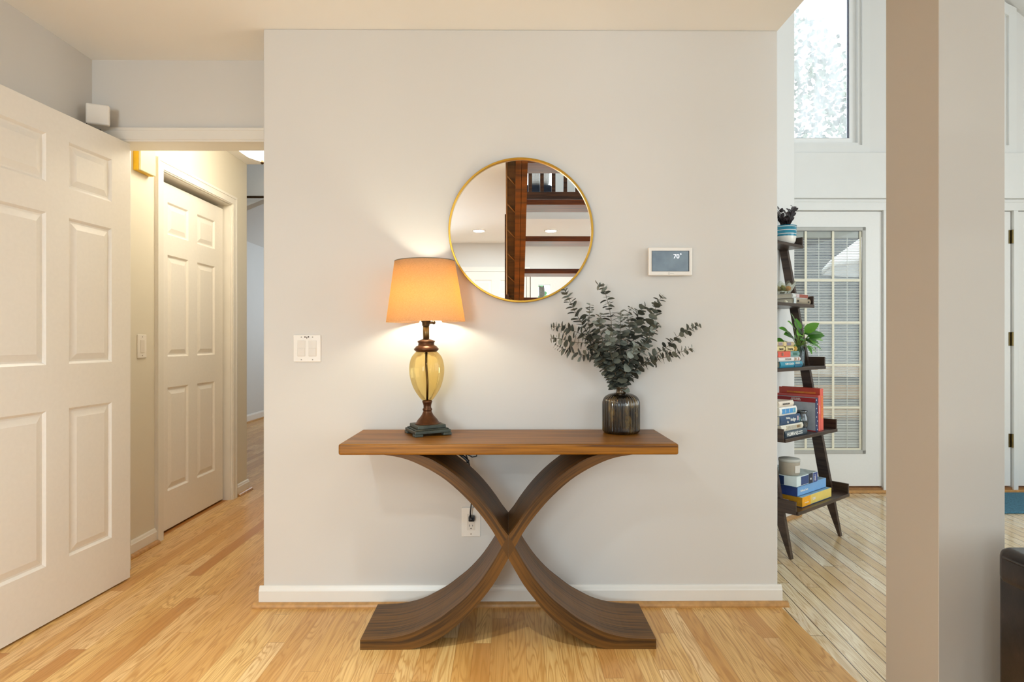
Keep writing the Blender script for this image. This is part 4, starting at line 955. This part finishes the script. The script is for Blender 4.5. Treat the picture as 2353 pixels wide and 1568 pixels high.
# tier 4: two books, glass bowl with shells
z = TRAY[3] + .0003
G = 'books on the second shelf from the top'
book_flat(.392, .598, .185, z, .032, .155, '#a3937b', 'taupe book lying under a red-spined book', [('AMI', .22, .5, .5)], M_DT, ((0, .12, 0, 1, '#d7dcd8'), (.82, .9, .3, .6, '#3c3226')), 'book', G)
book_flat(.390, .575, .180, z + .0324, .027, .150, '#d8d8d2', 'pale book with a brick-red spine panel under the glass bowl', [], None, ((.42, .98, .2, .9, '#9a5140'), (.20, .41, .25, .85, '#c9b6b4')), 'book', G)
gb = empty('glass_bowl', T(.44, .098, z + .0600), PHI, 'scalloped glass bowl of seashells on two books', 'bowl')
m = MB(); n = 88; prof = [(.030, 0), (.038, .004), (.052, .025), (.066, .05), (.074, .066)]
rings = []
for r_, zz in prof:
    k_ = (r_ - .03) / .044
    rings.append([m.bm.verts.new((r_ * (1 + .05 * k_ * math.cos(11 * 2 * PI * i / n)) * math.cos(2 * PI * i / n), r_ * (1 + .05 * k_ * math.cos(11 * 2 * PI * i / n)) * math.sin(2 * PI * i / n), zz + .008 * k_ * math.cos(11 * 2 * PI * i / n))) for i in range(n)])
for k in range(len(rings) - 1):
    for i in range(n):
        f = m.bm.faces.new([rings[k][i], rings[k][(i + 1) % n], rings[k + 1][(i + 1) % n], rings[k + 1][i]]); f.smooth = True
m.bm.faces.new(rings[0][::-1]); m.build('body', thin_glass('bowl_glass', (.90, .93, .86, 1), .05, 1.6, haze=.25, hazecol=(.75, .8, .65, 1)), gb)
rnd = random.Random(9)
SH = [('#f0a050', 'orange seashell in the glass bowl'), ('#a39a4a', 'olive seashell in the glass bowl'), ('#d8c9a0', 'cream seashell in the glass bowl'), ('#8a6450', 'brown seashell in the glass bowl'), ('#c9ae50', 'mustard seashell in the glass bowl')]
for k, (col, lab) in enumerate(SH):
    a = R(-40) - k * 2 * PI / 5; pos = T(.44, .098, z + .0600 + .033) + Vector((.030 * math.cos(a), .030 * math.sin(a), 0))
    m = MB(); m.lathe([(0, -.016), (.010, -.012), (.016, 0), (.013, .010), (.008, .016), (.004, .020), (0, .024)], 18, flute=(6, .12), M=Matrix.Rotation(rnd.uniform(.6, 1.2), 4, 'X'), cap=False)
    tag(m.build('seashell', pm('shell_' + col.strip('#'), col, .35, vary=.2, scale=70), None, pos, (0, 0, rnd.uniform(0, 6))), lab, 'seashell', 'shells in the glass bowl')
m = MB(); m.lathe([(0, 0), (.008, .001), (.012, .005), (.009, .010), (.004, .013), (0, .014)], 18, flute=(7, .15), cap=False)
tag(m.build('seashell', pm('shell_cream', '#e3dcc0', .4, vary=.1), None, T(.30, .185, z)), 'tiny cream seashell lying on the shelf board beside the taupe book', 'seashell')
# tier 5 (top): striped pot with dark plant
z = TRAY[4] + .0003
pt = empty('plant_pot', T(.512, .0745, z), PHI, 'white and teal striped plant pot on the top shelf', 'plant pot')
t = NT('striped_glaze'); sep = t.n('ShaderNodeSeparateXYZ'); t.l(t.coord('Object'), sep.inputs[0]); zc = sep.outputs[2]
band_ = t.math('MULTIPLY', t.math('GREATER_THAN', zc, .048), t.math('GREATER_THAN', t.math('PINGPONG', t.math('ADD', zc, .0031), .0108), .0017))
nz = t.noise(t.coord(), 50.0, 3.0); teal = t.mix(nz, lin('#176b86'), lin('#2b93ab'))
t.l(t.mix(band_, lin('#eae4da'), teal), t.bsdf.inputs['Base Color']); t.bsdf.inputs['Roughness'].default_value = .2
m = MB(); m.lathe([(.040, 0), (.046, .002), (.057, .02), (.062, .05), (.0645, .112), (.061, .112), (.058, .09), (.0, .09)], 48, cap=False); m.build('body', t.m, pt)
m = MB(); m.lathe([(0, .0), (.046, .0), (.046, .002)], 40, cap=False); m.build('base', pm('pot_saucer', '#d8cfc2', .5), pt)
dp = empty('dark_leaved_plant', T(.512, .0745, z + .090), PHI, 'purple-black leaved plant growing in the striped pot', 'plant')
rnd = random.Random(21); mL = MB(); mS = MB()
for k in range(15):
    a = rnd.uniform(0, 2 * PI); lean = rnd.uniform(.15, .75); hh = rnd.uniform(.07, .115)
    if k == 0: a, lean, hh = .0, .55, .13
    top = Vector((hh * lean * math.cos(a), min(.055, hh * lean * math.sin(a)), hh)); mS.tube([(.02 * math.cos(a), .02 * math.sin(a), 0), top * .6, top], .002, 6)
    for j in range(7):
        f = .35 + .65 * j / 6; p = top * f; s_ = 1 if j % 2 else -1
        d = Vector((-math.sin(a) * s_ * .8 + .3 * math.cos(a), min(.2, math.cos(a) * s_ * .8 + .3 * math.sin(a)), .5))
        mL.leaf(p, d, (rnd.uniform(-.5, .5), -1, rnd.uniform(.2, 1)), .036, .0125, 5, .1, .15)
mL.build('foliage', leaf_mat('raven_leaf', [(0, lin('#1b1719')), (.6, lin('#3a3033')), (1, lin('#6a6062'))], .35), dp); mS.build('stem', pm('dark_stem', '#3a2f30', .5), dp)

# ------------------------------------------------------------------ rug and armchair at the right
m = MB(); m.box((2.93, 3.83, 0.001), (4.3, 4.33, .012), .003, 1)
tag(m.build('rug', pm('blue_rug', '#3f7086', .95, vary=.35, scale=120, bump=.3)), 'blue woven rug in front of the garden doors', 'rug')
t = NT('dark_leather'); nz = t.noise(t.coord(), 18.0, 5.0, .6); t.l(t.ramp(nz, [(.35, lin('#15100e')), (.6, lin('#2a201b')), (.8, lin('#46352a'))]), t.bsdf.inputs['Base Color']); t.bsdf.inputs['Roughness'].default_value = .3
t.bump(t.noise(t.coord(), 140.0, 2.0), .15, .001); M_LEA = t.m
ac = empty('armchair', (1.56, 1.0, 0), 0, 'dark brown leather armchair at the right edge beside the column', 'armchair')
def ch(n_, a, b, r):
    m = MB(); m.box(a, b, r, 6)
    for f in m.bm.faces: f.smooth = True
    return m.build(n_, M_LEA, ac)
ch('arm', (-.395, -.42, .06), (-.20, .416, .575), .012); ch('arm', (.20, -.42, .06), (.395, .416, .575), .012)
pads = [ch('arm_pad', (-.398, -.425, .538), (-.19, .42, .628), .022), ch('arm_pad', (.19, -.425, .538), (.398, .42, .628), .022)]
ch('base', (-.20, -.40, .06), (.20, .40, .30), .015); ch('seat_cushion', (-.195, -.40, .30), (.195, .28, .46), .04); ch('backrest', (-.195, .24, .30), (.195, .40, .62), .05)
for x in (-.35, .35):
    for y in (-.37, .36):
        m = MB(); m.box((x - .025, y - .025, 0), (x + .025, y + .025, .062), .003); m.build('leg', M_BLK, ac)
for s_ in (-1, 1):
    m = MB(); m.tube([(s_ * .3975, -.40, .607), (s_ * .3975, .395, .607), (s_ * .38, .419, .607), (s_ * .21, .419, .607)], .0035, 6); m.build('piping', M_LEA, pads[0 if s_ < 0 else 1])

# ------------------------------------------------------------------ behind the camera (seen in the mirror)
M_STA = wood_uv('reddish_stair_wood', '#5a2b0d', '#9a5118', .3, 2.0, 30.0, .3); M_STB = wood_uv('dark_stair_wood', '#38200f', '#6a4020', .4, 2.0, 30.0, .2)
st = empty('loft_stair', (0, 0, 0), 0, 'open wooden loft stair reflected in the mirror', 'stairs')
d0 = 6.0; run, rise = .0567 * d0, .0416 * d0 * 1.0
def step(i): return (5.0 - (d0 - run * i), 1.115 + (100.5 * d0 / 1372.6) + rise * i)
SX0, SX1 = .055, .145
ya_, za_ = step(-5.2); yb_, zb2 = step(4.6)
m = MB(); m.prism([(ya_, 0), (ya_ + .45, 0), (yb_ + .12, zb2 - .16), (yb_ + .12, zb2 + .12), (yb_ - .25, zb2 + .12)], SX0, SX0 + .044, 'x'); m.prism([(ya_, 0), (ya_ + .45, 0), (yb_ + .12, zb2 - .16), (yb_ + .12, zb2 + .12), (yb_ - .25, zb2 + .12)], SX0 + .047, SX1, 'x'); m.build('stringer', M_STA, st, recalc=True)
m = MB(); m.prism([(ya_, 0), (ya_ + .45, 0), (yb_ + .12, zb2 - .16), (yb_ + .12, zb2 + .12), (yb_ - .25, zb2 + .12)], .93, 1.01, 'x'); m.build('stringer', M_STA, st, recalc=True)
for i in range(-5, 5):
    y, z_ = step(i); m = MB(); m.box((SX1, y - (.30 if i > -5 else .24), z_ - .045), (.93, y, z_), .004, 1); m.build('tread', M_STA, st)
m = MB(); pA = Vector((0, ya_ + .4, .02)); pB = Vector((0, yb_ + .05, zb2 - .14))
for k in range(1, 15):
    c0 = pA.lerp(pB, k / 15.0); c1 = pA.lerp(pB, k / 15.0 - .022); m.tube([(-.013, c0.y, c0.z), (SX0, c1.y, c1.z)], .006, 6)
m.tube([(-.013, pA.y + .3, pA.z + .22), (-.013, pB.y, pB.z)], .007, 6)
m.build('tread_edge', pm('tan_edge', '#b98a5a', .5), st)
m = MB(); m.box((-.034, -.62, 0), (.012, -.55, 2.30), .004, 1); m.build('support_post', M_STB, st)
m = MB(); m.prism([(ya_ + .1, 0.02), (ya_ + .4, 0.02), (yb_ + .05, zb2 - .14), (yb_ + .05, zb2 + .10), (yb_ - .2, zb2 + .10)], -.012, SX0, 'x'); m.build('inner_board', M_STB, st, recalc=True)
rl = empty('loft_railing', (.03, HY0 - .05, CZ + .19), 0, 'dark wooden loft railing reflected near the top of the mirror', 'railing')
m = MB(); m.box((0, -.03, .03), (1.0, .03, .11), .004, 1); m.build('bottom_rail', M_STB, rl)
m = MB(); m.box((0, -.035, .86), (1.0, .035, .92), .004, 1); m.build('top_rail', M_STB, rl)
for k in range(8):
    m = MB(); m.box((.06 + .127 * k, -.018, .11), (.10 + .127 * k, .018, .86)); m.build('baluster', M_STB, rl)
bd = empty('loft_bed', (.55, -2.5, CZ + .19), 0, 'bed with navy cover behind the loft railing', 'bed')
m = MB(); m.box((-.5, -.4, .12), (-.02, .42, .36), .04, 3); m.build('mattress', pm('navy_cover', '#232a38', .9, vary=.15), bd)
m = MB(); m.box((-.5, -.4, 0), (-.02, .42, .12), .005); m.build('bed_frame', M_STB, bd)
m = MB(); m.box((-.32, -.1, 0), (-.05, .2, .34), .08, 4); tag(m.build('pillow', pm('fluffy_pillow', '#e6e4e0', .95, vary=.1, scale=60, bump=.5), None, (.55, -2.32, CZ + .19 + .361)), 'fluffy white pillow on the loft bed', 'pillow')
M_LAMP = emis('recessed_glow', (1, .93, .82, 1), 9.0)
for k, (x, y, lab) in enumerate(((-.352, -2.1, 'recessed ceiling light reflected left of the stair'), (.507, -2.1, 'recessed ceiling light reflected right of the stair between two treads'))):
    r = empty('recessed_light', (x, y, CZ), 0, lab, 'ceiling light', 'recessed lights in the entry ceiling')
    m = MB(); m.lathe([(.066, -.004), (.08, -.004), (.082, 0), (.066, 0), (.066, -.004)], 40, cap=False); m.build('trim_ring', M_TRIM, r)
    m = MB(); m.lathe([(0, -.003), (.066, -.003), (.066, -.001)], 40, cap=False); m.build('lens', M_LAMP, r)
    l = bpy.data.lights.new('downlight', 'AREA'); l.shape = 'DISK'; l.size = .12; l.energy = 10; l.color = (.80, .94, 1.0)
    o = bpy.data.objects.new('downlight', l); COL.objects.link(o); o.parent = r; o.location = (0, 0, -.008)
# downlights over the entry, out of the picture; the last is added floor fill
for x, y, pw in ((-1.03, .15, 9), (-1.03, -1.3, 14), (-.5, 1.05, 10)):
    r = empty('recessed_light', (x, y, CZ), 0, 'unseen recessed ceiling light above the entry, outside the frame', 'ceiling light', 'recessed lights in the entry ceiling')
    m = MB(); m.lathe([(.066, -.004), (.08, -.004), (.082, 0), (.066, 0), (.066, -.004)], 40, cap=False); m.build('trim_ring', M_TRIM, r)
    m = MB(); m.lathe([(0, -.003), (.066, -.003), (.066, -.001)], 40, cap=False); m.build('lens', M_LAMP, r)
    l = bpy.data.lights.new('downlight', 'AREA'); l.shape = 'DISK'; l.size = .12; l.energy = pw; l.color = (.80, .94, 1.0); l.spread = R(150 if y < 1 else 72)
    o = bpy.data.objects.new('downlight', l); COL.objects.link(o); o.parent = r; o.location = (0, 0, -.008)
d6 = empty('door_6', (.24, -2.995, .01), R(180)); struct(d6, 'white six-panel closet door reflected at the bottom of the mirror', 'door')
six_panel(.813, 2.03, .035, M_DOOR, 'leaf', d6)
d6.location = (.24, -2.96, .01)
m = MB()
for a, b in (((-.64, -3.0, 0), (-.575, -2.975, 2.045)), ((.245, -3.0, 0), (.29, -2.975, 2.045)), ((-.64, -3.0, 2.045), (.29, -2.975, 2.11))): m.box(a, b, .003, 1)
struct(m.build('trim_10', M_TRIM), 'white casing of the closet door seen in the mirror', 'door casing')
d7 = empty('door_7', (.30, -2.99, .01)); struct(d7, 'white front door with a small window, reflected low in the mirror', 'door')
m = MB(); x0, x1, z0, z1 = .10, .26, 1.40, 1.86
for a, b in (((0, 0, 0), (x0, .04, 2.03)), ((x1, 0, 0), (.86, .04, 2.03)), ((x0, 0, 0), (x1, .04, z0)), ((x0, 0, z1), (x1, .04, 2.03))): m.box(a, b)
m.build('leaf', M_DOOR, d7)
m = MB(); m.box((x0, .01, z0), (x1, .014, z1)); m.build('pane', M_CLEAR, d7)
